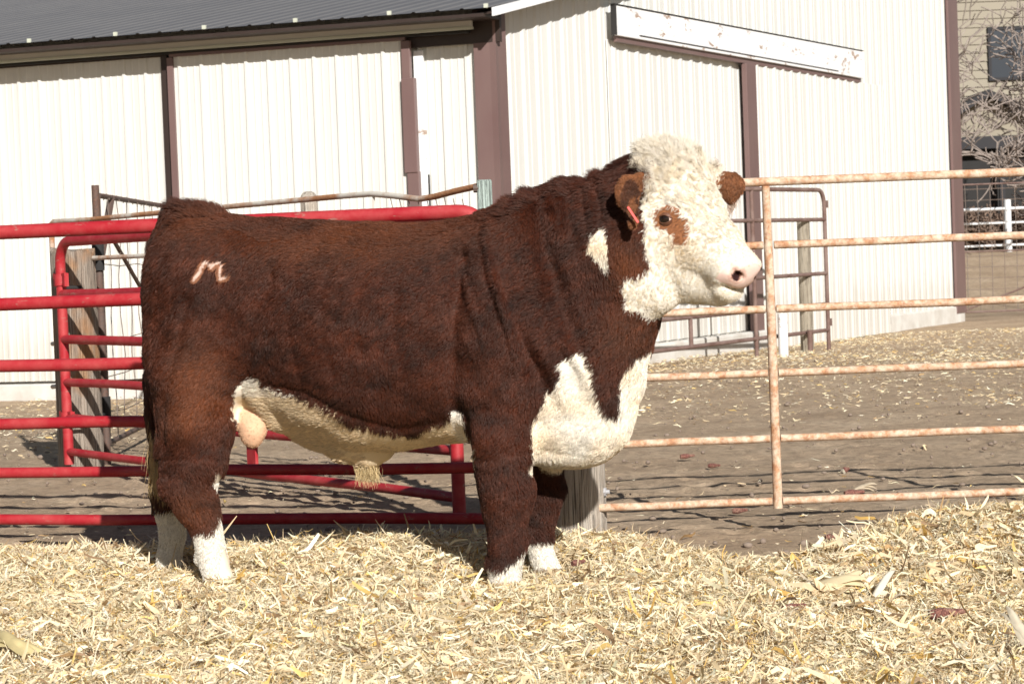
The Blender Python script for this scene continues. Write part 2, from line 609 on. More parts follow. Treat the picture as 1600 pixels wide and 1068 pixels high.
mb = MB()
sE = WR(1478, 20, .03)[0]
plank(mb, eR, nR, sE, LEN_R + .04, 0.12, gz(LEN_R) - .1, .024, .04)
mb.build('corner_trim', M['mauve'], barn, bevel=.004)

# foundations
mb = MB()
zf = .165
mb.box(C0 + eL * (-.02) + nL * .03 - Z * .3, eL * (LW + .1), -nL * .2, Z * (.3 + zf))
mb.box(C0 + eL * 2.0 + nL * .10 - Z * .3, eL * (LW - 2), -nL * .06, Z * (.3 + zf - .02))
mb.build('foundation', M['concrete'], barn, bevel=.015)
sd = WR(1388, 510, .04)[0]
sdc = WR(1190, 540, .04)[0]
mb = MB()
mb.box(C0 + eR * sd + nR * .05 - Z * .3, eR * (LEN_R - sd), -nR * .2, Z * (.3 + .22))
mb.build('foundation', M['concrete'], barn, bevel=.02)
mb = MB()
zl = WR(1100, 528, .16)[1]
mb.box(C0 + eR * .4 + nR * .16 - Z * .3, eR * (sdc - .5), -nR * .12, Z * (.3 + max(.2, zl)))
mb.build('foundation', M['concrete'], barn, bevel=.02)

# sliding doors, long wall
def zline(f, x1, y1, x2, y2, off):
    (a, z1), (b, z2) = f(x1, y1, off), f(x2, y2, off)
    return lambda s: z1 + (z2 - z1) * (s - a) / (b - a)
top1 = (WL(0, 106, .08)[1] + WL(262, 90, .08)[1]) / 2
s262 = WL(265, 200, .08)[0]
mb = MB(); siding(mb, eL, nL, s262, LW - .6, .17, top1, .07)
d1 = mb.build('sliding_door', M['siding'], barn, smooth=25)
mb = MB(); plank(mb, eL, nL, s262 - .012, s262 + .05, .17, top1 + .06, .045, .06)
plank(mb, eL, nL, s262, LW - .6, top1, top1 + .07, .05, .05)
mb.build('door_trim', M['darkbrown'], d1)
top2 = (WL(275, 84, .14)[1] + WL(636, 56, .14)[1]) / 2
s275, s636 = WL(274, 200, .14)[0], WL(631, 150, .14)[0]
mb = MB(); siding(mb, eL, nL, s636, s275, .17, top2 - .03, .125, phase=.07)
d2_ = mb.build('sliding_door', M['siding'], barn, smooth=25)
mb = MB()
plank(mb, eL, nL, s636 - .03, s275 + .03, top2 - .035, top2 + .035, .105, .045)
q = s636                                        # pointed rib closures along the top trim
while q < s275:
    b = C0 + eL * q + nL * .152 + Z * (top2 + .034)
    mb.add([b, b + eL * .11, b + eL * .055 + Z * .045, b - nL * .03, b + eL * .11 - nL * .03, b + eL * .055 + Z * .045 - nL * .03], [(0, 1, 2), (5, 4, 3), (0, 3, 4, 1), (1, 4, 5, 2), (2, 5, 3, 0)])
    q += .4572
plank(mb, eL, nL, s275 - .005, s275 + .055, .17, top2 - .04, .10, .052)
mb.build('door_trim', M['mauve'], d2_)
s650 = WL(649, 200, .14)[0]
mb = MB()
zs = WL(640, 126, .14)[1]; zs2 = WL(645, 270, .14)[1]
plank(mb, eL, nL, s650 + .02, s636 + .005, zs, top2 - .04, .11, .05)
plank(mb, eL, nL, s650 - .02, s636 + .01, zs2, zs + .02, .113, .062)
plank(mb, eL, nL, s650 - .025, s636 - .01, .17, zs2 + .01, .108, .056)
mb.build('edge_trim', M['mauve'], d2_, bevel=.006)
mb = MB(); plank(mb, eL, nL, s650 - .075, s650 - .02, .10, zs2 - .02, .022, .03)
mb.build('door_gap', M['dark'], barn)
mb = MB()
sp0, sp1 = WL(665, 200, .06)[0], WL(650, 200, .06)[0]
plank(mb, eL, nL, sp0, sp1, zs2 - .35, EAVE - .35, .03, .035)
mb.build('post_plank', M['flaky'], barn, bevel=.004)
# the track cover with its lip
tz0 = WL(0, 98, .22)[1]
tz1 = WL(0, 84, .22)[1]
sT = WL(736, 50, .22)[0]
mb = MB()
plank(mb, eL, nL, sT, LW, tz0 + .02, tz1 + .01, .17, .04)
mb.build('track_cover', M['siding'], barn)
mb = MB()
plank(mb, eL, nL, sT, LW, tz0 - .005, tz0 + .017, .15, .075)
mb.build('track_rail', M['closure'], barn)
q = WL(741, 60, .1)[0]
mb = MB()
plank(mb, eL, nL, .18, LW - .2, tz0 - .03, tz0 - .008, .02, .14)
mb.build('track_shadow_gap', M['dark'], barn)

# gable doors under the flaking board
b0, zb0 = WR(972, 54, .2); b1, zb1 = WR(1357, 122, .2)
_, zt0 = WR(972, 7, .2); _, zt1 = WR(1357, 80, .2)
zb_, zt_ = (zb0 + zb1) / 2, (zt0 + zt1) / 2
print('board', zb0, zb1, zt0, zt1, 'doors', top1, top2, 'eave', EAVE)
mb = MB()
zfun_b = lambda s: zb0 + (zb1 - zb0) * (s - b0) / (b1 - b0)
zfun_t = lambda s: zt0 + (zt1 - zt0) * (s - b0) / (b1 - b0)
o = C0 + nR * .10
mb.add([o + eR * b0 + Z * zb0, o + eR * b1 + Z * zb1, o + eR * b1 + Z * zt1, o + eR * b0 + Z * zt0,
        o + nR * .03 + eR * b0 + Z * zb0, o + nR * .03 + eR * b1 + Z * zb1, o + nR * .03 + eR * b1 + Z * zt1, o + nR * .03 + eR * b0 + Z * zt0],
       [(3, 2, 1, 0), (4, 5, 6, 7), (0, 1, 5, 4), (1, 2, 6, 5), (2, 3, 7, 6), (3, 0, 4, 7)])
bd = mb.build('header_board', M['flaky'], barn, bevel=.004)
mb = MB()
o = C0 + nR * .09
for (za, zc) in ((zt0, zt1),):
    mb.box(o + eR * (b0 - .03) + Z * (za + .002), eR * (b1 - b0 + .06) + Z * (zc - za), nR * .05, Z * .010)
mb.box(C0 + nR * .085 + eR * (b0 + .6) + Z * (zfun_b(b0 + .6) + .03), eR * (b1 - b0 - 1.6) + Z * (zfun_b(b1 - 1.0) - zfun_b(b0 + .6)), nR * .05, Z * .012)
mb.box(C0 + nR * .09 + eR * (b0 - .014) + Z * zb0, eR * .012, nR * .06, Z * (zt0 - zb0))
mb.build('drip_edge', M['dark'], bd)
mb = MB()
mb.box(C0 + nR * .06 + eR * (b0 + .1) + Z * (zb0 - .055 + (zb1 - zb0) * .02), eR * (b1 - b0 - .1) + Z * (zb1 - zb0), nR * .04, Z * .055)
mb.build('door_track', M['mauve'], barn)
sc0, sc1 = WR(1169, 300, .1)[0], WR(1184, 300, .1)[0]
mb = MB(); siding(mb, eR, nR, b0 + .02, sc0 - .002, max(.2, zl) + .01, lambda s: zfun_b(s) - .03, .016, phase=.0)
g1 = mb.build('sliding_door', M['siding_gable'], barn, smooth=25)
mb = MB(); siding(mb, eR, nR, sc1 + .002, sd - .03, .0, lambda s: zfun_b(min(s, b1)) - .05, .085, phase=.1)
g2 = mb.build('sliding_door', M['siding_gable'], barn, smooth=25)
mb = MB(); plank(mb, eR, nR, sc0, sc1, .02, zfun_b(sc0) - .06, .07, .06)
mb.build('meeting_trim', M['mauve'], barn, bevel=.005)
mb = MB(); plank(mb, eR, nR, sd - .028, sd - .008, .10, zb1 - .1, .02, .06)
mb.build('door_edge', M['dark'], g2)

# ================================================================== HOUSE, TREES, FAR FENCES
D = 56.0
hx0 = at(1440, 300, D).x
house = empty('house', (hx0, D, .9), label='beige lap sided house with dark window behind the bare trees', cat='house')
mb = MB()
zbase, lap = .75, .2
hw = 9.0
for i in range(36):
    z0 = zbase + i * lap
    mb.add([(hx0, D - .03, z0), (hx0 + hw, D - .03, z0), (hx0 + hw, D, z0 + lap), (hx0, D, z0 + lap)], [(0, 1, 2, 3)])
    mb.add([(hx0, D, z0), (hx0 + hw, D, z0), (hx0 + hw, D - .03, z0), (hx0, D - .03, z0)], [(0, 1, 2, 3)])
mb.box((hx0, D + .01, zbase), (hw, 0, 0), (0, 7, 0), (0, 0, lap * 36))
wall = mb.build('wall', M['beige'], house)
mb = MB()
ht = zbase + lap * 36
mb.add([(hx0 - .4, D - .6, ht - .1), (hx0 + hw + .4, D - .6, ht - .1), (hx0 + hw + .4, D + 3.5, ht + 2), (hx0 - .4, D + 3.5, ht + 2), (hx0 + hw + .4, D + 7.6, ht - .1), (hx0 - .4, D + 7.6, ht - .1)], [(0, 1, 2, 3), (3, 2, 4, 5), (0, 3, 5), (1, 4, 2)])
mb.build('roof', M['housetrim'], house)
wa, wb = at(1549, 122, D), at(1700, 42, D)
mb = MB(); mb.box((wa.x, D - .06, wa.z), (wb.x - wa.x, 0, 0), (0, .05, 0), (0, 0, wb.z - wa.z))
win = mb.build('window', M['glass'], house)
mb = MB()
for (x0, z0, dx, dz) in ((wa.x - .07, wa.z - .07, wb.x - wa.x + .14, .07), (wa.x - .07, wb.z, wb.x - wa.x + .14, .07), (wa.x - .07, wa.z, .07, wb.z - wa.z), (wb.x, wa.z, .07, wb.z - wa.z)):
    mb.box((x0, D - .09, z0), (dx, 0, 0), (0, .09, 0), (0, 0, dz))
mb.build('frame', M['housetrim'], win)
# gabled porch
pk, pl = at(1541, 152, D - 2), at(1480, 190, D - 2)
pr = Vector((pk.x * 2 - pl.x + .35, D - 2, pl.z - .1))
mb = MB()
for a in (pl, pr):
    d = (a - pk); d.y = 0
    mb.box(pk + Vector((0, -.3, 0)), d * 1.12, (0, 2.3, 0), (0, 0, .16))
mb.build('porch_roof', M['housetrim'], house)
mb = MB()
zpo = at(1540, 213, D - 2).z
mb.add([(pl.x, D - 1.9, zpo), (pr.x, D - 1.9, zpo), (pr.x, D - 1.9, pr.z), (pk.x, D - 1.9, pk.z), (pl.x, D - 1.9, pl.z), (pl.x, D - 1.8, zpo), (pr.x, D - 1.8, zpo), (pr.x, D - 1.8, pr.z), (pk.x, D - 1.8, pk.z), (pl.x, D - 1.8, pl.z)],
       [(0, 1, 2, 3, 4), (9, 8, 7, 6, 5), (0, 5, 6, 1)])
mb.build('porch_gable', M['beige'], house)
mb = MB()
mb.box((pl.x, D - 2.05, zpo - .28), (pr.x - pl.x + 2, 0, 0), (0, .18, 0), (0, 0, .28))
mb.box((pl.x, D - 1.95, zpo - .2), (pr.x - pl.x + 2, 0, 0), (0, 1.9, 0), (0, 0, .04))
for x in (pl.x + .05, pl.x + 1.15, pr.x - .1):
    mb.box((x, D - 2.02, .9), (.12, 0, 0), (0, .12, 0), (0, 0, zpo - 1.1))
mb.build('porch_frame', M['housetrim'], house)
mb = MB()
mb.box((pl.x + 1.25, D - .12, .9), (1.1, 0, 0), (0, .1, 0), (0, 0, zpo - 1.25))
mb.build('door', M['darkbrown'], house)
mb = MB(); mb.box((pl.x - .5, D - 1.6, .9), (pr.x - pl.x + 2.4, 0, 0), (0, .06, 0), (0, 0, zpo - .95))  # dark panel added in place of the deep shade inside the porch
mb.build('porch_shade_panel', M['dark'], house)

def tree(name, base, h, seed, lean, label, group, spread=.55, levels=6, r0=.13, mat='bark', n0=1, cat='tree', minr=.009):
    rd = random.Random(seed)
    root = empty(name, base, label=label, cat=cat, group=group)
    tr, br = MB(), MB()
    def grow(p, d, L, r, lv):
        pts, rs = [p.copy()], [r]
        n = 4
        for i in range(n):
            d = (d + Vector((rd.gauss(0, .16), rd.gauss(0, .16), rd.gauss(.03, .12)))).normalized()
            p = p + d * L / n
            pts.append(p.copy()); rs.append(max(minr, r * (1 - .42 * (i + 1) / n)))
        (tr if lv == 0 and n0 == 1 else br).tube(pts, rs, 7 if lv < 3 else 4, cap=False)
        if lv >= levels: return
        k = 3 if lv < 2 else rd.choice((2, 3, 3))
        for j in range(k):
            i = rd.randint(2, 4) if lv else rd.randint(1, 4)
            a = Vector((rd.gauss(0, 1), rd.gauss(0, 1), rd.gauss(.25, .7)))
            nd = (d * (1 - spread) + a.normalized() * spread * 1.15).normalized()
            grow(pts[i], nd, L * rd.uniform(.6, .85), rs[i] * rd.uniform(.55, .75), lv + 1)
    for j in range(n0):
        grow(Vector(base) + Vector((rd.uniform(-.3, .3) * (n0 > 1), rd.uniform(-.3, .3) * (n0 > 1), 0)), Vector((lean[0] + rd.gauss(0, .25) * (n0 > 1), lean[1], 1)).normalized(), h, r0 * (1 if n0 == 1 else rd.uniform(.6, 1)), 0)
    if n0 == 1: tr.build('trunk', M[mat], root, smooth=180)
    br.build('crown', M[mat], root, smooth=180)
    return root
tb = lambda px, D_: Vector((at(px, 300, D_).x, D_, float(gh(np.array([at(px, 300, D_).x]), np.array([D_]))[0]) - .05))
tree('bare_tree', tb(1660, 47), 2.6, 3, (-.28, -.05), 'bare tree whose branches cross in front of the house window', None, levels=7, r0=.20, minr=.012)
tree('bare_tree', tb(1494, 51), 2.9, 11, (-.02, 0), 'bare tree rising beside the barn corner in front of the house wall', None, levels=6, r0=.12, minr=.012)
tree('bare_shrub', tb(1515, 50.5), .34, 21, (0, 0), 'reddish bare shrub below the porch next to the barn corner', None, levels=5, r0=.03, mat='brush', n0=14, cat='shrub', minr=.011)
tree('bare_shrub', tb(1552, 50.2), .34, 22, (0, 0), 'reddish bare shrub left of the white fence post', None, levels=5, r0=.03, mat='brush', n0=14, cat='shrub', minr=.011)
tree('bare_shrub', tb(1600, 50.4), .36, 23, (0, 0), 'reddish bare shrub right of the white fence post', None, levels=5, r0=.03, mat='brush', n0=14, cat='shrub', minr=.011)

# white pipe fence
Dw = 47.5
wf = empty('pipe_fence', (at(1500, 390, Dw).x, Dw, .9), label='white three rail pipe fence in front of the house', cat='fence')
xa, xb = at(1470, 350, Dw).x, at(1760, 350, Dw).x
for py in (328, 350, 385):
    z = at(1510, py, Dw).z
    mb = MB(); mb.tube([(xa, Dw, z), (xb, Dw, z)], .028, 10)
    mb.build('rail', M['whitepipe'], wf, smooth=40)
for px in (1575, 1740):
    p = at(px, 350, Dw)
    mb = MB(); mb.tube([(p.x, Dw, .7), (p.x, Dw, at(px, 311, Dw).z)], .07, 14)
    mb.build('post', M['whitepipe'], wf, smooth=40)

# tall wire gate at the barn corner
Dg = 36.2
wg = empty('wire_gate', (at(1500, 490, Dg).x, Dg, 0), label='tall rusty framed wire gate with diagonal brace beside the barn corner', cat='gate')
xa, xb = at(1502, 450, Dg).x, at(1720, 450, Dg).x
zA, zM, zB = at(1502, 488, Dg).z, at(1502, 394, Dg).z, at(1502, 289, Dg).z
mb = MB()
for z in (zA, zM, zB): mb.tube([(xa, Dg, z), (xb, Dg, z)], .013, 8)
for x in (xa, xb): mb.tube([(x, Dg, zA), (x, Dg, zB)], .016, 8)
mb.build('frame', M['brownpipe'], wg, smooth=40)
mb = MB(); mb.tube([(xa + .05, Dg, zA + .03), tuple(at(1720, 402, Dg))], .014, 8)
mb.build('brace', M['brownpipe'], wg, smooth=40)
mb = MB()
x = xa + .1
while x < xb:
    mb.tube([(x, Dg, zA), (x + .01, Dg + .01, zM), (x, Dg, zB)], .0055, 5); x += .19
z = zA
while z < zB:
    mb.tube([(xa, Dg, z), (xb, Dg, z)], .0045, 5); z += .17
mb.build('wire_mesh', M['wire'], wg)

# ================================================================== GATES AND POSTS
RH = [1.39, 1.075, .80, .545, .33, .12]      # rail heights of the red gates
class Line:                        # a vertical plane between two columns of the photo
    def __init__(s, pxa, Da, pxb, Db):
        s.a, s.b = gnd(pxa, Da), gnd(pxb, Db)
        s.e = (s.b - s.a).normalized()
        s.n = Vector((s.e.y, -s.e.x, 0))
        if s.n.y > 0: s.n = -s.n
    def s(s, px, py=500):          # distance along the line of a pixel column
        r = ray(px, py)
        t = (s.a - EYE).dot(s.n) / r.dot(s.n)
        return (EYE + r * t - s.a).dot(s.e)
    def z(s, px, py):
        r = ray(px, py)
        t = (s.a - EYE).dot(s.n) / r.dot(s.n)
        return (EYE + r * t).z
    def p(s, d, z, off=0): return s.a + s.e * d + s.n * off + Z * z

def arc(ln, c, r, a0, a1, n=8):
    return [ln.p(c[0] + r * math.cos(R(a0 + (a1 - a0) * i / n)), c[1] + r * math.sin(R(a0 + (a1 - a0) * i / n))) for i in range(n + 1)]

def tube_gate(name, ln, s0, s1, hs, rad, mat, label, cat='gate', uprights=(), cr=.14, group=None, zb=0):
    g = empty(name, ln.p(s0, 0), label=label, cat=cat, group=group)
    mb = MB()
    zt, zl = hs[0], hs[-1]
    pts = [ln.p(s0, zl - .075)] + arc(ln, (s0 + cr, zt - cr), cr, 180, 90) + arc(ln, (s1 - cr, zt - cr), cr, 90, 0) + [ln.p(s1, zl - .075)]
    mb.tube(pts, rad * 1.2, 14)
    mb.build('frame', M[mat], g, smooth=50)
    for ih, h in enumerate(hs[1:]):
        mb = MB()
        m = 7
        mb.tube([ln.p(s0 + (s1 - s0) * i / m, h + .003 * math.sin(i * 2.3 + h * 9)) for i in range(m + 1)], rad * (1.10, 1.06, .98, .92, .92)[ih], 12)
        mb.build('rail', M[mat], g, smooth=50)
    for u in uprights:
        mb = MB()
        mb.box(ln.p(u - .027, zl - .02, -.022), ln.e * .10, ln.n * -.018, Z * (zt - zl))
        mb.build('upright', M[mat], g, bevel=.004)
    return g

# front red gate, runs across behind the bull
lf = Line(0, 10.47, 770, 9.78)
s1 = lf.s(772)
tube_gate('red_gate', lf, s1 - 4.27, s1, RH, .026, 'red', 'red six rail tube gate standing directly behind the bull', uprights=(s1 - 3.9,))
# rear red gate, swung back towards the barn
lr = Line(97, 14.4, 705, 10.75)
s0, s1 = lr.s(98), lr.s(706)
su = lr.s(374)
g = tube_gate('red_gate', lr, s0, s1, RH, .026, 'red', 'second red tube gate, hung from the wide wooden post and angled back toward the barn', uprights=(su,))
for py, n_ in ((437, 0), (652, 1)):          # hinge clamps
    z = lr.z(98, py)
    mb = MB()
    mb.tube([lr.p(s0, z - .035), lr.p(s0, z + .035)], .040, 16)
    for dz in (-.03, .03):
        mb.tube([lr.p(s0 - .075, z + dz, .0), lr.p(s0 + .075, z + dz, 0)], .014, 8)
    mb.box(lr.p(s0 - .085, z - .04, -.014), lr.e * .03, lr.n * .028, Z * .08)
    mb.box(lr.p(s0 + .055, z - .04, -.014), lr.e * .03, lr.n * .028, Z * .08)
    c = mb.build('hinge_clamp', M['red'], g, smooth=40)
    mb = MB()
    mb.tube([lr.p(s0 - .09, z - .05, -.02), lr.p(s0 - .02, z - .05, -.14)], .011, 8)
    mb.tube([lr.p(s0 - .09, z - .09, -.02), lr.p(s0 - .09, z - .01, -.02)], .012, 8)
    mb.build('hinge_pin', M['dark'], c, smooth=40)

def post(name, x, y, z1, r, mat, label, taper=.95, top='dome', seed=1, n=40, group=None, rot=0, rx=1.0, cat='post', bot=-.1, bur=.012):
    rd = np.random.default_rng(seed)
    nz = 26
    zs = np.linspace(bot, z1, nz)
    V, F = [], []
    rough_ = rd.normal(0, 1, n)
    for j, z in enumerate(zs):
        t = j / (nz - 1)
        rr = r * (1 + (taper - 1) * t)
        for k_ in range(n):
            a = 2 * math.pi * k_ / n
            q = rr * (1 + bur * rough_[k_] + .012 * math.sin(3 * a + z * 2))
            V.append((x + q * rx * math.cos(a + rot), y + q * math.sin(a + rot), z + (.012 * rd.normal() if j == nz - 1 and top != 'dome' else 0)))
    for j in range(nz - 1):
        for k_ in range(n):
            k2 = (k_ + 1) % n
            F.append((j * n + k_, j * n + k2, (j + 1) * n + k2, (j + 1) * n + k_))
    base = (nz - 1) * n
    if top == 'dome':
        prev = base
        for q_, h in ((.9, .25), (.7, .48), (.4, .62)):
            b = len(V)
            for k_ in range(n):
                vx = V[base + k_]
                V.append((x + (vx[0] - x) * q_, y + (vx[1] - y) * q_, z1 + h * r * 1.15))
            for k_ in range(n):
                k2 = (k_ + 1) % n
                F.append((prev + k_, prev + k2, b + k2, b + k_))
            prev = b
        F.append(tuple(prev + k_ for k_ in range(n)))
    else:
        V.append((x, y, z1 + .01))
        c = len(V) - 1
        for k_ in range(n): F.append((base + k_, base + (k_ + 1) % n, c))
    mb = MB(); mb.add(V, F)
    # object origin stays at the world's: grain coordinates differ along x
    return mb.build(name, M[mat], smooth=35, label=label, cat=cat, group=group)

# big weathered post behind the bull's front legs
pc = gnd(905, 9.98)
bp = post('wooden_post', pc.x, pc.y, 1.42, .118, 'greywood', 'thick grey weathered wooden post right behind the front legs of the bull', taper=.93, top='flat', seed=3)
c = at(944, 767, pc.y)
mb = MB(); mb.tube([c + Vector((-.03, -.02, 0)), c + Vector((.022, -.03, 0))], .009, 8); mb.tube([c + Vector((-.004, -.022, 0)), c + Vector((.008, -.025, 0))], .019, 6)
mb.build('bolt', M['galv'], bp, smooth=30)
# wide post by the hinge
pw = gnd(128, 14.62)
post('wooden_post', pw.x, pw.y, at(119, 392, 14.62).z, .142, 'warmwood', 'wide split wooden post with orange patches that carries the rear red gate', taper=.98, top='flat', seed=5, rot=.3, bur=.02)
# round topped grey post
pp = gnd(497, 17.6)
post('wooden_post', pp.x, pp.y, at(485, 309, 17.6).z, .066, 'greywood', 'slim round topped grey post showing above the back of the bull', top='dome', seed=6)
# mint post
pm = at(757, 281, 11.35)
mb = MB()
mb.box((pm.x - .036, 11.31, -.1), (.070, 0, 0), (0, .075, 0), (0, 0, pm.z + .1))
mint = mb.build('wooden_post', M['mintwood'], bevel=.008, label='squared mint green painted post next to the mauve barn corner trim', cat='post')
mb = MB(); mb.tube([(pm.x - .055, 11.33, pm.z - .04), (pm.x - .03, 11.33, pm.z - .04)], .02, 8)
mb.build('bolt', M['darkpipe'], mint)

# bent rusty pipe frame behind the red gates
lp = Line(80, 15.15, 750, 11.42)
fr = empty('old_pipe_fence', lp.p(lp.s(80), 0), label='bent rusty white pipe frame running to the mint green post', cat='fence')
pathpx = [(80, 350), (84, 346), (140, 343), (200, 337), (300, 328), (400, 319), (475, 312), (540, 306), (580, 303), (615, 306), (655, 311), (680, 307), (710, 299), (746, 291)]
mb = MB(); mb.tube([lp.p(lp.s(a, b), lp.z(a, b)) for a, b in pathpx], .0155, 10)
mb.build('rail', M['rustwhite'], fr, smooth=60)
mb = MB(); mb.tube([lp.p(lp.s(80, 350), lp.z(80, 350)), lp.p(lp.s(80, 350), -.05)], .018, 10)
mb.build('upright', M['rustwhite'], fr, smooth=60)
for ys in ((406, 398), (471, 462), (537, 527), (604, 592)):
    mb = MB(); mb.tube([lp.p(lp.s(82, ys[0]), lp.z(82, ys[0])), lp.p(lp.s(260, ys[1]), lp.z(260, ys[1])), lp.p(lp.s(745, 480), lp.z(260, ys[1]))], .0145, 10)
    mb.build('rail', M['rustwhite'], fr, smooth=60)
mb = MB(); mb.tube([lp.p(lp.s(584, 306), lp.z(584, 306)), lp.p(lp.s(583, 330), lp.z(583, 345))], .007, 6)
mb.build('stub', M['rustwhite'], fr)
for k_ in range(9):
    px = 610 + k_ * 14
    a = lp.p(lp.s(px, 309), lp.z(px, 309 + 2 * math.sin(k_)))
    mb = MB(); mb.tube([a, a + Vector((.01, -.015, -.05)), a + Vector((.035, .0, -.075 - .02 * math.sin(k_ * 2.1)))], .0022, 4)
    mb.build('loose_wire', M['wire'], fr)

# dark wire mesh gate, end-on, going back to the barn
a0 = gnd(168, 14.85)
b0_ = gnd(364, 22.3)
lm = Line(168, 14.85, 362, 22.2)
mg = empty('mesh_gate', lm.p(0, 0), label='dark brown wire mesh gate running back from the double pipe to the barn', cat='gate')
zt = lm.z(168, 293)
mb = MB(); mb.tube([lm.p(0, -.02), lm.p(0, zt)], .024, 10)
mb.build('hinge_post', M['darkpipe'], mg, smooth=50)
s_ = .075
mb = MB()
ztp = lm.z(176, 309)
LG = lm.s(352)
mb.tube([lm.p(s_ , .12), lm.p(s_, ztp - .03), lm.p(s_ + .03, ztp), lm.p(LG, ztp), lm.p(LG, .12), lm.p(s_, .12)], .017, 10)
mb.build('frame', M['darkpipe'], mg, smooth=50)
mb = MB()
mb.tube([lm.p(s_, ztp - .42), lm.p(s_ + .55, ztp)], .024, 6)
mb.tube([lm.p(s_ + .3, ztp - .2), lm.p(s_ + 2.9, ztp - .95)], .016, 6)
mb.build('brace', M['darkpipe'], mg)
for z in (lm.z(168, 400), lm.z(168, 640)):
    mb = MB(); mb.tube([lm.p(-.005, z - .09), lm.p(-.005, z + .09)], .038, 10)
    mb.tube([lm.p(-.03, z - .02), Vector((pw.x + .1, pw.y + .02, z - .02))], .013, 8)
    mb.build('hinge', M['dark'], mg, smooth=40)
mb = MB()
q = s_ + .35
rd = random.Random(4)
while q < LG:
    w0 = [lm.p(q + rd.uniform(-.04, .04), z, rd.uniform(-.015, .015)) for z in np.linspace(.13, ztp, 7)]
    mb.tube(w0, .0036, 5)
    mb.tube([lm.p(q, ztp - .02, .02), lm.p(q + .02, ztp + .02, 0), lm.p(q, ztp - .02, -.02)], .004, 5)
    q += .42
z = .3
while z < ztp:
    mb.tube([lm.p(s_ + i * (LG - s_) / 9, z + rd.uniform(-.02, .02)) for i in range(10)], .0034, 5); z += .235
mb.build('wire_mesh', M['wire'], mg)

# rusty cream gate at the right
lg = Line(950, 9.92, 1600, 9.92)
HR = [lg.z(1300, y) for y in (280, 379, 479, 579, 681, 779)]
g = empty('rusty_gate', lg.p(lg.s(935), 0), label='rusty cream six rail pipe gate right of the grey wooden post', cat='gate')
sg0, sg1, sgm = lg.s(914), lg.s(1600) + 1.5, lg.s(1205)
sgn = lg.s(1760)
mb = MB()
mb.tube([lg.p(sg0, HR[-1] - .02)] + arc(lg, (sg0 + .1, HR[0] - .1), .1, 180, 90) + arc(lg, (sg1 - .1, HR[0] - .1), .1, 90, 0) + [lg.p(sg1, HR[-1] - .02)], .0185, 14)
mb.build('frame', M['rusty'], g, smooth=50)
for h in HR[1:]:
    for (u, v) in ((sg0, sgm - .023), (sgm + .023, sgn - .023), (sgn + .023, sg1)):
        mb = MB()
        mb.tube([lg.p(u + (v - u) * i / 6, h + .0012 * math.sin(i * 1.7 + h * 7) * (0 < i < 6)) for i in range(7)], .0165, 12)
        mb.build('rail', M['rusty'], g, smooth=50)
for i_, s_ in enumerate((sgm, sgn)):
    mb = MB()
    zt_g = HR[0] - .018
    mb.tube([lg.p(s_ - .004, zt_g), lg.p(s_, HR[2]), lg.p(s_ + .002, HR[-1] - .03)], [.017, .0195, .0195], 14)
    mb.build('upright', M['rusty'], g, smooth=50)

# brown tube gate leaning by the gable doors
lb = Line(1000, 21.6, 1293, 25.6)
bg_ = empty('brown_gate', lb.p(lb.s(1000), 0), label='brown tube gate standing in front of the gable doors of the barn', cat='gate')
sb0, sb1 = lb.s(930), lb.s(1292, 450)
zz = [lb.z(1288, y) for y in (297, 343, 427, 475, 516)]
mb = MB()
zt = zz[0]
mb.tube([lb.p(sb0, .25), lb.p(sb0, zt)] + arc(lb, (sb1 - .16, zt - .16), .16, 90, 0) + [lb.p(sb1, .02)], .023, 12)
mb.build('frame', M['brownpipe'], bg_, smooth=50)
for z in zz[1:]:
    mb = MB(); mb.tube([lb.p(sb0, z), lb.p(sb1, z)], .021, 12)
    mb.build('rail', M['brownpipe'], bg_, smooth=50)
for px in (1077, 1179, 1200):
    s_ = lb.s(px, 450)
    zlow = zz[4] if px == 1077 else .0
    mb = MB(); mb.tube([lb.p(s_, zlow), lb.p(s_, zz[3] if px == 1077 else zt)], .022, 10)
    mb.build('upright', M['brownpipe'], bg_, smooth=50)
mb = MB()
for y in (319, 504):
    z = lb.z(1288, y)
    mb = MB(); mb.box(lb.p(sb1 + .02, z - .04, .02), lb.e * .05, lb.n * -.04, Z * .08)
    mb.build('hinge_lug', M['brownpipe'], bg_)
pq = gnd(1262, 25.3)
post('wooden_post', pq.x, pq.y, at(1252, 345, 25.3).z, .073, 'palewood', 'pale square cut post behind the end of the brown gate', top='flat', seed=9, n=16)
pq = gnd(1225, 24.2)
zt = at(1222, 490, 24.2).z
mb = MB(); mb.tube([(pq.x, 24.2, -.1), (pq.x, 24.2, zt)], .05, 14)
mb.build('short_post', M['flaky'], smooth=40, label='short white post at the foot of the mauve door trim', cat='post')
pq = gnd(1283, 25.0)
mb = MB(); mb.tube([(pq.x - .11, 25.0, -.1), (pq.x - .11, 25.0, at(1274, 515, 25).z)], .03, 10)
mb.build('short_post', M['brownpipe'], smooth=40, label='short brown pipe stake under the brown gate', cat='post')

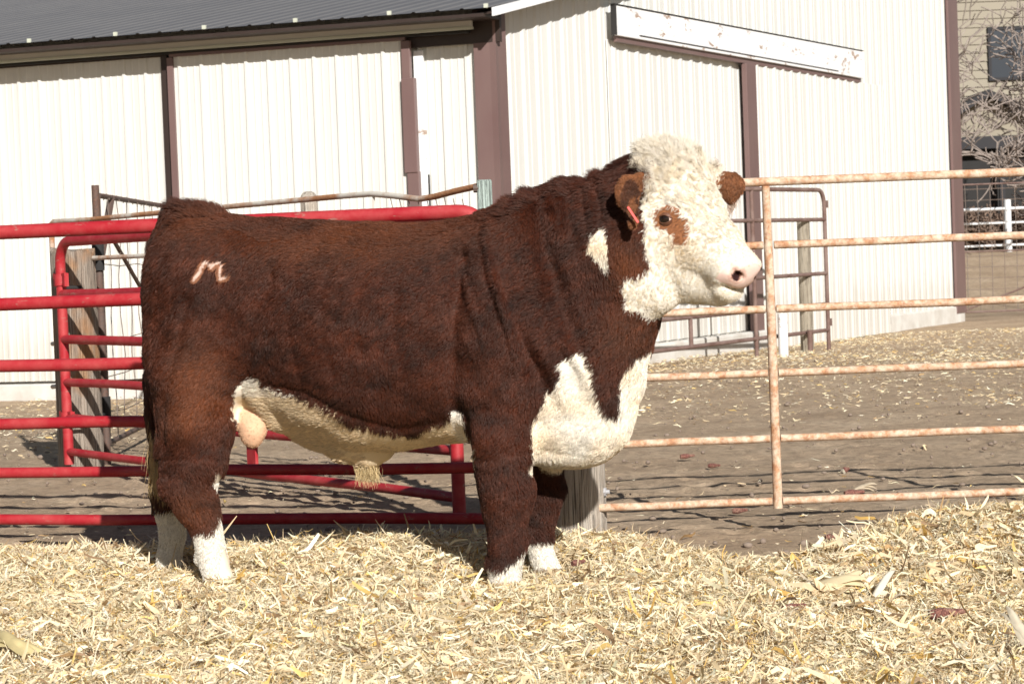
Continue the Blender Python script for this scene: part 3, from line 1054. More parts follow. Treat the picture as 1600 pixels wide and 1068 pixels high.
# ================================================================== BULL
TH = R(18)
BD = np.array([math.cos(TH), -math.sin(TH), 0.0])       # towards the head
BN = np.array([-math.sin(TH), -math.cos(TH), 0.0])      # towards the near flank
BP = np.array([0.0, 8.6, 0.0])
def PB(px, py, lat=0.0):          # body coordinates (along, lateral, up) of a photo pixel at a lateral offset
    r = np.array(ray(px, py))
    t = (lat - (NEYE - BP) @ BN) / (r @ BN)
    p = NEYE + r * t - BP
    return np.array([p @ BD, lat, p[2]])
def to_world(Q): return BP + np.outer(Q[:, 0], BD) + np.outer(Q[:, 1], BN) + np.outer(Q[:, 2], [0, 0, 1])
def vec_world(Q): return np.outer(Q[:, 0], BD) + np.outer(Q[:, 1], BN) + np.outer(Q[:, 2], [0, 0, 1])
def w2b(v): v = np.array(v); return np.array([v @ BD, v @ BN, v[2]])
PXM = 8.6 / FPX                    # metres per photo pixel at the bull

# head frame
HY, HP = R(40), R(50)
HFw = np.array([math.cos(HP) * math.cos(HY), -math.cos(HP) * math.sin(HY), -math.sin(HP)])
HUw = np.array([math.sin(HP) * math.cos(HY), -math.sin(HP) * math.sin(HY), math.cos(HP)])
HSw = np.array([-math.sin(HY), -math.cos(HY), 0])
HF, HU, HS = w2b(HFw), w2b(HUw), w2b(HSw)
HO = PB(1060, 262, .10)
def HQ(f, u, s): return HO + HF * f + HU * u + HS * s

VS = .0085
ga = np.arange(-1.62, 1.12, VS, dtype=np.float32)
gl = np.arange(-.42, .56, VS, dtype=np.float32)
gz_ = np.arange(-.02, 1.70, VS, dtype=np.float32)
FLD = np.full((len(ga), len(gl), len(gz_)), 9.0, np.float32)

def blk(lo, hi, m):
    sl = []
    for g, a, b in ((ga, lo[0], hi[0]), (gl, lo[1], hi[1]), (gz_, lo[2], hi[2])):
        i0, i1 = np.searchsorted(g, a - m), np.searchsorted(g, b + m)
        sl.append(slice(max(0, i0 - 1), min(len(g), i1 + 1)))
    return tuple(sl)
def grid(sl):
    return ga[sl[0]][:, None, None], gl[sl[1]][None, :, None], gz_[sl[2]][None, None, :]
def put(sl, d, k, sub=False):
    a = FLD[sl]
    if sub:
        d = -d
        h = np.maximum(k - np.abs(a - d), 0) / k
        FLD[sl] = np.maximum(a, d) + h * h * k * .25
    else:
        h = np.maximum(k - np.abs(a - d), 0) / k
        FLD[sl] = np.minimum(a, d) - h * h * k * .25

def cone(p, q, r1, r2, k=.05, sub=False):
    p, q = np.array(p, float), np.array(q, float)
    rm = max(r1, r2)
    sl = blk(np.minimum(p, q) - rm, np.maximum(p, q) + rm, .12)
    A, L, Zz = grid(sl)
    v = q - p
    vv = v @ v + 1e-9
    t = np.clip(((A - p[0]) * v[0] + (L - p[1]) * v[1] + (Zz - p[2]) * v[2]) / vv, 0, 1)
    d = np.sqrt((A - p[0] - t * v[0]) ** 2 + (L - p[1] - t * v[1]) ** 2 + (Zz - p[2] - t * v[2]) ** 2) - (r1 + (r2 - r1) * t)
    put(sl, d.astype(np.float32), k, sub)

def chain(pts, rs, k=.05):
    for i in range(len(pts) - 1): cone(pts[i], pts[i + 1], rs[i], rs[i + 1], k if i == 0 else min(k, .04))

def ell(c, r, axes=None, k=.05, sub=False):
    c, r = np.array(c, float), np.array(r, float)
    ax = np.eye(3) if axes is None else np.array([np.array(a) / np.linalg.norm(a) for a in axes])
    rm = max(r)
    sl = blk(c - rm, c + rm, .12)
    A, L, Zz = grid(sl)
    a, l, z = A - c[0], L - c[1], Zz - c[2]
    k0 = k1 = 0
    for i in range(3):
        u = a * ax[i][0] + l * ax[i][1] + z * ax[i][2]
        k0 = k0 + (u / r[i]) ** 2
        k1 = k1 + (u / r[i] ** 2) ** 2
    k0, k1 = np.sqrt(k0), np.sqrt(k1) + 1e-9
    put(sl, (k0 * (k0 - 1) / k1).astype(np.float32), k, sub)

# --- trunk and neck: px, top, bottom, half width, lateral centre
TR = [(242, 490, 550, .02, 0), (247, 425, 640, .12, 0), (257, 375, 690, .185, 0), (275, 348, 705, .22, 0), (310, 334, 700, .25, 0), (345, 334, 670, .27, 0),
      (400, 339, 640, .275, 0), (450, 342, 655, .29, 0), (500, 346, 684, .315, 0), (560, 350, 702, .335, 0), (620, 350, 703, .34, 0), (690, 347, 690, .33, 0),
      (740, 339, 688, .315, 0), (800, 318, 700, .305, 0), (850, 297, 712, .29, 0), (900, 283, 720, .265, .01), (945, 277, 708, .235, .025),
      (975, 275, 668, .21, .04), (1000, 278, 590, .19, .055), (1022, 290, 520, .165, .075), (1040, 325, 475, .11, .09), (1052, 375, 430, .02, .1)]
tA, tT, tB = [], [], []
for px, t, b, hw, cl in TR:
    tA.append(PB(px, (t + b) / 2, 0)[0]); tT.append(PB(px, t, 0)[2]); tB.append(PB(px, b, 0)[2])
tA = np.array(tA)
def itp(v):
    # smooth (cosine-free) resample: linear followed by box blur
    y = np.interp(ga, tA, v)
    kk = np.ones(9) / 9
    yp = np.pad(y, 4, mode='edge')
    return np.convolve(yp, kk, 'valid')
inside = (ga > tA[0]) & (ga < tA[-1])
T_, B_, W_, C_ = itp(tT), itp(tB), itp([t[3] for t in TR]), itp([t[4] for t in TR])
for i in np.where(inside)[0]:
    hz, zc = (T_[i] - B_[i]) / 2, (T_[i] + B_[i]) / 2
    l = (gl[:, None] - C_[i]) / W_[i]
    z = (gz_[None, :] - zc) / hz
    # back fuller than the belly, slab sides
    wz = 1 + .10 * np.clip(z, -1, 1)
    q = (np.abs(l / wz) ** 2.35 + np.abs(z) ** 2.35) ** (1 / 2.35)
    d = (q - 1) * min(hz, W_[i])
    FLD[i] = np.minimum(FLD[i], d)

px2 = PXM
# haunch and thigh, near side
for sgn in (1, -1):
    ell(PB(322, 440, .135 * sgn), (.19, .13, .20), k=.07)
    ell(PB(312, 560, .155 * sgn), (.165, .130, .22), k=.06)
    # shoulder mass
    ell(PB(802, 480, .165 * sgn), (.185, .155, .29), k=.07)
    ell(PB(787, 600, .175 * sgn), (.125, .12, .19), k=.05)
# near hind leg
c = lambda *a: PB(*a)
chain([c(303, 600, .17), c(312, 660, .17), c(310, 715, .17), c(300, 762, .17), c(312, 797, .17), c(324, 832, .165), c(330, 860, .165), c(335, 880, .165)],
      [.145, .128, .100, .080, .062, .047, .043, .052], .05)
cone(c(272, 764, .17), c(290, 775, .17), .026, .05, .03)
cone(c(312, 866, .165), c(312, 874, .165), .018, .02, .02)
chain([c(290, 650, .16), c(279, 700, .16), c(277, 755, .165), c(297, 790, .165)], [.10, .07, .045, .04], .05)
cone(c(337, 888, .165), c(342, 905, .165), .05, .058, .02)
# far hind leg
chain([c(282, 600, -.17), c(280, 660, -.17), c(272, 715, -.17), c(264, 765, -.17), c(266, 800, -.17), c(270, 835, -.17), c(266, 862, -.17)],
      [.14, .115, .085, .062, .05, .042, .044], .05)
cone(c(264, 870, -.17), c(266, 890, -.17), .046, .055, .02)
# near fore leg
chain([c(787, 620, .17), c(786, 680, .175), c(786, 725, .175), c(792, 768, .175), c(791, 802, .175), c(794, 845, .175), c(792, 868, .175), c(789, 888, .175)],
      [.135, .115, .092, .086, .066, .056, .048, .056], .06)
ell(c(800, 772, .19), (.055, .06, .06), k=.03)
cone(c(772, 874, .175), c(770, 882, .175), .02, .022, .02)
cone(c(788, 898, .175), c(790, 920, .18), .052, .062, .02)
# far fore leg
chain([c(835, 640, -.15), c(843, 700, -.16), c(848, 765, -.16), c(843, 800, -.16), c(840, 840, -.16), c(846, 868, -.16)],
      [.12, .09, .068, .052, .044, .043], .05)
cone(c(850, 875, -.16), c(856, 893, -.16), .043, .052, .02)
# brisket with its fold
ell(c(900, 660, .02), (.19, .15, .135), k=.07)
ell(c(880, 706, .02), (.165, .125, .055), k=.022)
ell(c(955, 640, .06), (.065, .085, .125), k=.025)
chain([c(985, 520, .05), c(978, 590, .05), c(962, 668, .04)], [.06, .06, .05], .05)
# belly, flank fold, sheath, scrotum
chain([c(398, 606, .14), c(440, 645, .06), c(500, 672, .0)], [.04, .05, .05], .06)
chain([c(480, 668, 0), c(540, 695, 0), c(580, 708, 0), c(600, 706, 0)], [.05, .055, .045, .03], .05)
chain([c(388, 630, .06), c(392, 655, .09), c(396, 672, .10)], [.045, .050, .046], .02)
ell(c(394, 667, .10), (.051, .048, .078), k=.012)
# tail
chain([c(272, 342, 0), c(250, 388, .0), c(240, 470, .0), c(238, 560, .0), c(243, 640, .01), c(250, 700, .03)], [.045, .04, .030, .024, .02, .016], .02)
ell(c(300, 341, 0), (.10, .06, .042), k=.05)

# --- head
ell(HQ(.10, -.10, 0), (.170, .122, .142), (HF, HU, HS), .05)
ell(HQ(.01, -.085, 0), (.075, .085, .14), (HF, HU, HS), .05)
for s in (1, -1):
    ell(HQ(.20, -.16, .055 * s), (.15, .125, .075), (HF, HU, HS), .05)
    ell(HQ(.155, -.035, .105 * s), (.06, .03, .03), (HF, HU, HS), .03)
    ell(HQ(.235, -.085, .09 * s), (.085, .028, .03), (HF, HU, HS), .03)
chain([HQ(.15, -.09, 0), HQ(.30, -.082, 0), HQ(.41, -.068, 0)], [.112, .100, .080], .05)
ell(HQ(.415, -.068, 0), (.058, .072, .100), (HF, HU, HS), .035)
ell(HQ(.446, -.040, 0), (.038, .054, .088), (HF, HU, HS), .02)
chain([HQ(.20, -.240, 0), HQ(.33, -.215, 0), HQ(.425, -.158, 0)], [.090, .078, .056], .045)
chain([HQ(.24, -.25, .02), c(1030, 462, .14), c(1000, 480, .12)], [.055, .055, .07], .05)
ell(HQ(.455, -.130, 0), (.040, .034, .072), (HF, HU, HS), .012)
# throat and jowl
chain([HQ(.08, -.20, .03), HQ(.18, -.25, .0), HQ(.24, -.235, 0)], [.12, .085, .05], .06)
chain([HQ(.02, -.12, 0), c(985, 380, .10), c(930, 420, .05)], [.15, .17, .2], .10)
chain([c(1003, 445, .16), c(985, 470, .12)], [.085, .075], .06)
# nostrils and mouth
for s in (1, -1):
    ell(HQ(.474, -.036, .060 * s), (.022, .014, .026), (HF + .1 * HU, HU, HS + .35 * s * HF), .006, sub=True)
    ell(HQ(.452, -.026, .086 * s), (.016, .010, .018), (HF, HU, HS), .008, sub=True)
ell(HQ(.488, -.096, 0), (.045, .0055, .13), (HF + .05 * HU, HU - .05 * HF, HS), .006, sub=True)

# ears: cupped leaves
def ear(cn, long_, r, face, cup=.012, k=.02):
    long_ = np.array(long_) / np.linalg.norm(long_)
    face = np.array(face, float); face -= long_ * (face @ long_); face /= np.linalg.norm(face)
    wide = np.cross(long_, face)
    ell(cn, r, (long_, wide, face), k)
    ell(cn + face * (r[2] * .75) + long_ * r[0] * .05, (r[0] * .80, r[1] * .72, r[2] * 1.0), (long_, wide, face), .008, sub=True)
ne = PB(984, 312, .335)
nb = PB(998, 276, .27); ntp = PB(990, 352, .36)
cone(HQ(.015, -.10, .12), PB(1000, 284, .30), .05, .030, .03)
face_n = w2b((-.30, -.94, .12))
ell(PB(981, 302, .33), (.062, .047, .020), (ntp - nb, np.cross(ntp - nb, face_n), face_n), .012)
ell(PB(989, 332, .345), (.056, .026, .017), (ntp - nb, np.cross(ntp - nb, face_n), face_n), .015)
ell(PB(987, 310, .345) + face_n * .006, (.070, .030, .020), (ntp - nb, np.cross(ntp - nb, face_n), face_n), .008, sub=True)
fe = PB(1140, 291, -.07)
cone(HQ(.03, -.07, -.12), PB(1122, 282, -.06), .045, .030, .03)
fa, fb_ = PB(1122, 272, -.06), PB(1150, 312, -.09)
ear(fe, PB(1160, 270, -.08) - PB(1120, 285, -.06), (.056, .050, .020), w2b((.35, .9, .2)))
ell(PB(1143, 306, -.075), (.024, .014, .034), k=.012)

# ---------------------------------------------------------------- surface nets
def surface_nets(Fd):
    S = Fd < 0
    nx_, ny_, nz_ = Fd.shape
    cs = (nx_ - 1, ny_ - 1, nz_ - 1)
    cid = lambda i, j, k: (i * cs[1] + j) * cs[2] + k
    cells, pos, quads = [], [], []
    for ax in range(3):
        sl0 = [slice(None)] * 3; sl1 = [slice(None)] * 3
        sl0[ax], sl1[ax] = slice(0, -1), slice(1, None)
        cross = S[tuple(sl0)] != S[tuple(sl1)]
        i, j, k = np.nonzero(cross)
        d0 = Fd[i, j, k]
        off = [0, 0, 0]; off[ax] = 1
        d1 = Fd[i + off[0], j + off[1], k + off[2]]
        t = d0 / (d0 - d1)
        p = np.stack([i, j, k], 1).astype(np.float32)
        p[:, ax] += t
        b, c2 = [(1, 2), (2, 0), (0, 1)][ax]
        ok = np.ones(len(i), bool)
        idx = np.stack([i, j, k], 1)
        for q in (b, c2): ok &= (idx[:, q] > 0) & (idx[:, q] < cs[q])
        q4 = []
        for db, dc in ((-1, -1), (0, -1), (0, 0), (-1, 0)):
            ii = idx.copy()
            ii[:, b] += db; ii[:, c2] += dc
            ii = np.clip(ii, 0, np.array(cs) - 1)
            ci = cid(ii[:, 0], ii[:, 1], ii[:, 2])
            cells.append(ci); pos.append(p)
            q4.append(ci)
        q4 = np.stack(q4, 1)[ok]
        flip = ~(d0 < 0)[ok]
        q4[flip] = q4[flip][:, ::-1]
        quads.append(q4)
    cells, pos, quads = np.concatenate(cells), np.concatenate(pos), np.concatenate(quads)
    u, inv = np.unique(cells, return_inverse=True)
    cnt = np.bincount(inv, minlength=len(u))
    V = np.stack([np.bincount(inv, weights=pos[:, a], minlength=len(u)) / cnt for a in range(3)], 1)
    return V, np.searchsorted(u, quads)
V, Fq = surface_nets(FLD)
V = V * VS + np.array([ga[0], gl[0], gz_[0]])
del FLD
# keep the largest island, smooth lightly
def smooth_mesh(V, F, it, lam):
    e = np.concatenate([F[:, [0, 1]], F[:, [1, 2]], F[:, [2, 3]], F[:, [3, 0]]])
    e = np.concatenate([e, e[:, ::-1]])
    deg = np.bincount(e[:, 0], minlength=len(V))[:, None]
    for _ in range(it):
        s = np.stack([np.bincount(e[:, 0], weights=V[e[:, 1], a], minlength=len(V)) for a in range(3)], 1)
        V = V + lam * (s / np.maximum(deg, 1) - V)
    return V
lab = np.arange(len(V))
for _ in range(400):
    m = lab[Fq].min(1)
    new = lab.copy()
    for q in range(4): np.minimum.at(new, Fq[:, q], m)
    new = new[new]
    if (new == lab).all(): break
    lab = new
main = np.bincount(lab).argmax()
keep = lab == main
rem = np.cumsum(keep) - 1
Fq = rem[Fq[keep[Fq].all(1)]]
V = V[keep]
V = smooth_mesh(V, Fq, 2, .5)
def vnormals(V, F):
    n = np.cross(V[F[:, 2]] - V[F[:, 0]], V[F[:, 3]] - V[F[:, 1]])
    N = np.stack([sum(np.bincount(F[:, q], weights=n[:, a], minlength=len(V)) for q in range(4)) for a in range(3)], 1)
    return N / np.maximum(np.linalg.norm(N, axis=1, keepdims=True), 1e-9)
N = vnormals(V, Fq)
# neck wrinkles, muscle relief
sa = np.interp(V[:, 0], [PB(740, 400)[0], PB(830, 400)[0], PB(960, 400)[0], PB(1010, 400)[0]], [0, 1, 1, 0]) * np.clip((V[:, 2] - .62) / .2, 0, 1)
Q = np.stack([V[:, 0] + .30 * (V[:, 2] - 1) , V[:, 1] * .2, V[:, 2] * .16], 1)
rid = 1 - 2 * np.abs(vnoise(Q * 17 + 3, 40))
V = V + N * (sa * .018 * rid)[:, None]
def groove(pts, width, depth):     # crease in the near and far flank along a line of photo pixels
    global V
    G = np.array([PB(x, y, .25) for x, y in pts])
    dm = np.full(len(V), 9.)
    for a, b in zip(G[:-1], G[1:]):
        v = (b - a)[[0, 2]]
        t = np.clip(((V[:, 0] - a[0]) * v[0] + (V[:, 2] - a[2]) * v[1]) / (v @ v), 0, 1)
        dm = np.minimum(dm, np.hypot(V[:, 0] - a[0] - t * v[0], V[:, 2] - a[2] - t * v[1]))
    side = np.clip((np.abs(V[:, 1]) - .10) / .08, 0, 1)
    V = V - N * (side * depth * np.exp(-(dm / width) ** 2))[:, None]
groove([(728, 400), (722, 480), (716, 560), (708, 640)], .028, .020)
groove([(728, 640), (732, 700)], .02, .010)
groove([(380, 590), (395, 540), (415, 480), (430, 430)], .030, .016)
groove([(365, 640), (372, 600)], .02, .012)
groove([(300, 470), (285, 540), (262, 620), (255, 700)], .022, .010)
groove([(345, 620), (335, 680), (345, 730)], .022, .009)
groove([(830, 560), (800, 600), (770, 640)], .03, .010)
groove([(835, 330), (870, 430), (860, 520)], .03, .008)
groove([(420, 600), (480, 612), (540, 645), (620, 672), (690, 655)], .018, .008)
for k_ in range(4): groove([(470 + 55 * k_, 420), (462 + 55 * k_, 520), (480 + 55 * k_, 600)], .020, .0035)
V = V + N * (.009 * fbm(V * 6, 50, 2) + .0045 * fbm(V * 18, 60, 2))[:, None] * (V[:, 2] > .5)[:, None]
N = vnormals(V, Fq)
Vw = to_world(V)
bvh_tris = np.concatenate([Fq[:, [0, 1, 2]], Fq[:, [0, 2, 3]]])
print('bull verts', len(V), 'z', V[:, 2].min(), V[:, 2].max())

# ---------------------------------------------------------------- colour pattern of the coat
POLY_W = [  # white areas on the side of the body
    [(362, 656), (362, 640), (368, 602), (384, 590), (404, 592), (412, 606), (440, 612), (470, 622), (500, 634), (520, 646), (545, 664), (575, 670), (610, 678), (650, 682), (668, 664), (700, 655), (708, 638), (718, 640), (726, 668), (742, 700), (744, 760), (560, 800), (425, 800), (418, 705), (378, 690), (372, 662)],
    [(822, 740), (832, 702), (829, 660), (846, 640), (852, 618), (872, 598), (880, 578), (870, 572), (900, 549), (918, 556), (930, 590), (938, 628), (950, 648), (964, 650), (969, 632), (968, 592), (976, 578), (1000, 552), (1030, 535), (1060, 560), (1040, 640), (1000, 740), (900, 790)],
    [(916, 392), (924, 366), (945, 352), (957, 358), (956, 395), (950, 428), (940, 420), (930, 404)],
]
POLY_HEAD = [(1020, 190), (1006, 236), (1003, 262), (1004, 290), (1007, 330), (1009, 370), (1012, 395), (1014, 415), (1004, 432), (975, 430), (971, 452), (976, 482), (1000, 490), (1018, 498), (1050, 500), (1250, 520), (1250, 200)]
POLY_EYE = [(1022, 354), (1023, 330), (1040, 321), (1058, 323), (1071, 338), (1080, 362), (1070, 384), (1054, 382), (1050, 364), (1040, 356), (1026, 358)]
POLY_NH = [(296, 838), (315, 832), (330, 834), (336, 815), (345, 795), (346, 772), (336, 765), (331, 748), (340, 738), (356, 736), (380, 760), (380, 930), (290, 930)]
POLY_FH = [(230, 790), (262, 792), (300, 800), (300, 930), (225, 930)]
POLY_NF = [(750, 896), (764, 886), (785, 890), (800, 880), (812, 864), (824, 852), (834, 880), (834, 940), (750, 940)]
BRAND = [(303, 436), (309, 430), (315, 417), (321, 408), (328, 411), (330, 418), (336, 412), (343, 409), (346, 415), (343, 426), (345, 436), (354, 432)]

def blur_noise(X, Y, s, amp):
    X, Y = X + rng.normal(0, 1.6, len(X)), Y + rng.normal(0, 1.6, len(X))
    return X + amp * vnoise(np.stack([X / 7, Y / 7, 0 * X + s], 1), s), Y + amp * vnoise(np.stack([X / 7, Y / 7, 0 * X + s], 1), s + 9)

def coat(Qb):
    """colour (n,3), region code and white mask for points in body coordinates"""
    n = len(Qb)
    W3 = to_world(Qb)
    hd = Qb - HO
    f, u, s = hd @ HF, hd @ HU, hd @ HS
    head_zone = (Qb[:, 0] > PB(985, 400)[0]) & (Qb[:, 2] > PB(1000, 500)[2] - .02) & (f > -.12)
    # mirrored to the near side for reading the pattern
    Qm = Qb.copy()
    bodyz = ~head_zone
    Qm[bodyz, 1] = np.abs(Qm[bodyz, 1])
    Wm = to_world(Qm)
    sh = s < 0
    Wh = BP + 0 * Wm
    Qh = HO + np.outer(f, HF) + np.outer(u, HU) + np.outer(np.abs(s), HS)
    Wm[head_zone & sh] = to_world(Qh[head_zone & sh])
    X, Y = projn(Wm)
    Xt, Yt = projn(W3)
    X, Y = blur_noise(X, Y, 5, 4.0)
    Xt, Yt = blur_noise(Xt, Yt, 6, 4.0)
    white = np.zeros(n, bool)
    low = Qb[:, 2] < .47
    far = Qb[:, 1] < 0
    for p in POLY_W: white |= inpoly(X, Y, p) & bodyz
    white &= ~((Qb[:, 2] < .50) & (Qb[:, 0] < PB(372, 700)[0]))
    # belly line
    midb = (Qb[:, 0] > PB(420, 700)[0]) & (Qb[:, 0] < PB(735, 700)[0]) & (np.abs(Qb[:, 1]) < .10) & (Qb[:, 2] < .85)
    white |= midb
    # neck crest strip
    crest = (Qb[:, 0] > PB(865, 300)[0]) & (Qb[:, 0] < PB(955, 300)[0]) & (np.abs(Qb[:, 1] + .055) < .04) & (Qb[:, 2] > 1.45)
    white |= crest
    hw_ = inpoly(X, Y, POLY_HEAD) & ((Qb[:, 0] > PB(960, 400)[0]) & (Qb[:, 2] > PB(1000, 505)[2]))
    white |= hw_
    white |= head_zone & (np.abs(s) < .09) & (u > -.06) & (f > -.10)
    eyep = inpoly(X, Y, POLY_EYE) & head_zone & (np.abs(s) > .05)
    # legs
    nh = inpoly(Xt, Yt, POLY_NH) & (~far) & (Qb[:, 0] < PB(420, 700)[0]) & (Qb[:, 2] < .60)
    fh = inpoly(Xt, Yt, POLY_FH) & far & (Qb[:, 0] < PB(420, 700)[0])
    nf = inpoly(Xt, Yt, POLY_NF) & (~far) & (Qb[:, 0] > PB(700, 700)[0])
    ff = far & (Qb[:, 0] > PB(700, 700)[0]) & (Qb[:, 2] < .145)
    white |= nh | fh | nf | ff
    # ears stay brown
    ears = (np.linalg.norm((Qb - ne) * [1.0, 1.2, .75], axis=1) < .095) & (Qb[:, 1] > .245) & (~inpoly(Xt, Yt, [(1010, 200), (1010, 400), (1100, 400), (1100, 200)])) | (np.linalg.norm(Qb - fe, axis=1) < .066) & (s < -.155)
    white &= ~ears
    white &= ~eyep
    reg = np.zeros(n, int)                      # 0 body
    reg[head_zone & hw_] = 1                    # face
    reg[ears] = 2
    reg[(Qb[:, 2] < .50) & ~midb & ((Qb[:, 0] < PB(372, 700)[0]) | (Qb[:, 0] > PB(735, 700)[0]))] = 3
    reg[white & (reg == 0)] = 4
    reg[white & (reg == 3) & (Qb[:, 2] > .4)] = 4
    nose = (f > .432 + .03 * (u > .0)) & (u > -.088) & head_zone
    reg[nose] = 5
    reg[eyep] = 6
    hoof = Qb[:, 2] < .045
    reg[hoof] = 7
    scro = (np.linalg.norm((Qb - PB(395, 668, .10)) * [1, 1, .70], axis=1) < .062)
    reg[scro] = 8
    # base colours
    nz = fbm(Qb * [7, 7, 9], 70, 3)[:, None]
    nz2 = fbm(Qb * 30, 80, 2)[:, None]
    deep, mid, warm = np.array([.017, .0040, .0021]), np.array([.082, .0180, .0066]), np.array([.180, .052, .016])
    t = np.clip(.46 + .50 * nz + .55 * nz2, 0, 1)
    br = deep * (1 - t) + mid * t
    # warmer orange patches: top of the back, rear of thigh, hocks, cheek
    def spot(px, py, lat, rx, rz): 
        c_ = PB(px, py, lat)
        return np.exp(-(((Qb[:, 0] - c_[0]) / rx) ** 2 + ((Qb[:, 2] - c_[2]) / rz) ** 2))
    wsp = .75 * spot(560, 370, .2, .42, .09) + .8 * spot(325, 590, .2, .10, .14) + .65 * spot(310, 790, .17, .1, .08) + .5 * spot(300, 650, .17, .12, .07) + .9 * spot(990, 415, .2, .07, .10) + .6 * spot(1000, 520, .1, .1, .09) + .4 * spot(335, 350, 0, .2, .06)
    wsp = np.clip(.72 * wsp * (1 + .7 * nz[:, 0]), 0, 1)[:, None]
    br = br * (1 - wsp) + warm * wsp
    wh = np.array([.80, .75, .655]) * (1 + .06 * nz2)
    cream = np.array([.86, .68, .46])
    tc = np.clip(.30 + .8 * nz, 0, 1) * (reg == 4)[:, None]
    wh = wh * (1 - tc) + cream * tc
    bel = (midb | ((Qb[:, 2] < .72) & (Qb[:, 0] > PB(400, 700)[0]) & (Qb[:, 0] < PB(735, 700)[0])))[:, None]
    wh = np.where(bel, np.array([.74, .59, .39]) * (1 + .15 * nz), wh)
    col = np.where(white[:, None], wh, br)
    col[eyep] = np.array([.30, .125, .055]) * (1 + .25 * nz2[eyep])
    edge = (np.linalg.norm((Qb - ne), axis=1) < .14) & ears
    col[ears] = np.array([.22, .085, .035]) * (1 + .5 * nz2[ears])
    inner = ears & ((Qb - PB(986, 310, .335)) @ face_n > -.004) & (np.linalg.norm((Qb - PB(987, 312, .335)) * [1.35, .5, .62], axis=1) < .045)
    col[inner] = np.array([.075, .027, .013]) * (1 + .4 * nz2[inner])
    # face: yellowish under the eye and on the cheek
    fy = np.exp(-(((f - .28) / .06) ** 2 + ((u + .11) / .05) ** 2)) * (reg == 1)
    col = col * (1 - .5 * fy[:, None]) + np.array([.76, .60, .38]) * .5 * fy[:, None]
    col[reg == 5] = (np.array([.80, .585, .50]) * (1 + .08 * nz2 + .10 * nz))[reg == 5]
    col[hoof] = np.array([.34, .26, .17]) * (1 + .3 * nz2[hoof])
    col[scro] = np.array([.66, .41, .26]) * (1 + .07 * nz2[scro])
    for s_ in (1, -1):
        d_ = np.linalg.norm((hd - (HF * .472 + HU * -.036 + HS * (.061 * s_))), axis=1)
        col = np.where((d_ < .021)[:, None], np.array([.03, .012, .012]), col)
        col = np.where(((d_ >= .019) & (d_ < .033))[:, None], col * .6 + .4 * np.array([.45, .20, .13]), col)
    # brand
    bx, by = projn(W3)
    bd_ = np.full(n, 99.)
    near = (Qb[:, 1] > .1) & (Qb[:, 0] < PB(420, 500)[0])
    for (x1, y1), (x2, y2) in zip(BRAND[:-1], BRAND[1:]):
        vx, vy = x2 - x1, y2 - y1
        t_ = np.clip(((bx - x1) * vx + (by - y1) * vy) / (vx * vx + vy * vy), 0, 1)
        bd_ = np.minimum(bd_, np.hypot(bx - x1 - t_ * vx, by - y1 - t_ * vy))
    bd_[~near] = 99
    col = np.where(((bd_ < 6.0))[:, None], np.array([.30, .13, .07]) * (1 + .3 * nz2), col)
    col = np.where((bd_ < 2.1)[:, None], np.array([.76, .56, .46]) * (1 + .2 * nz2), col)
    return np.clip(col, 0, 1), reg, white, bd_, (f, u, s)

cV, regV, whV, _, _ = coat(V)
skincol = np.where(whV[:, None], cV * .92, cV * .75)
skincol[regV >= 5] = cV[regV >= 5]
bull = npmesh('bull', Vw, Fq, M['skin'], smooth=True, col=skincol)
tag(bull, 'red brown bull with curly white face and white brisket standing side-on in corn stover', 'bull')
VT = [Vector(v) for v in Vw]
bvh = BVHTree.FromPolygons(VT, [tuple(t) for t in bvh_tris])

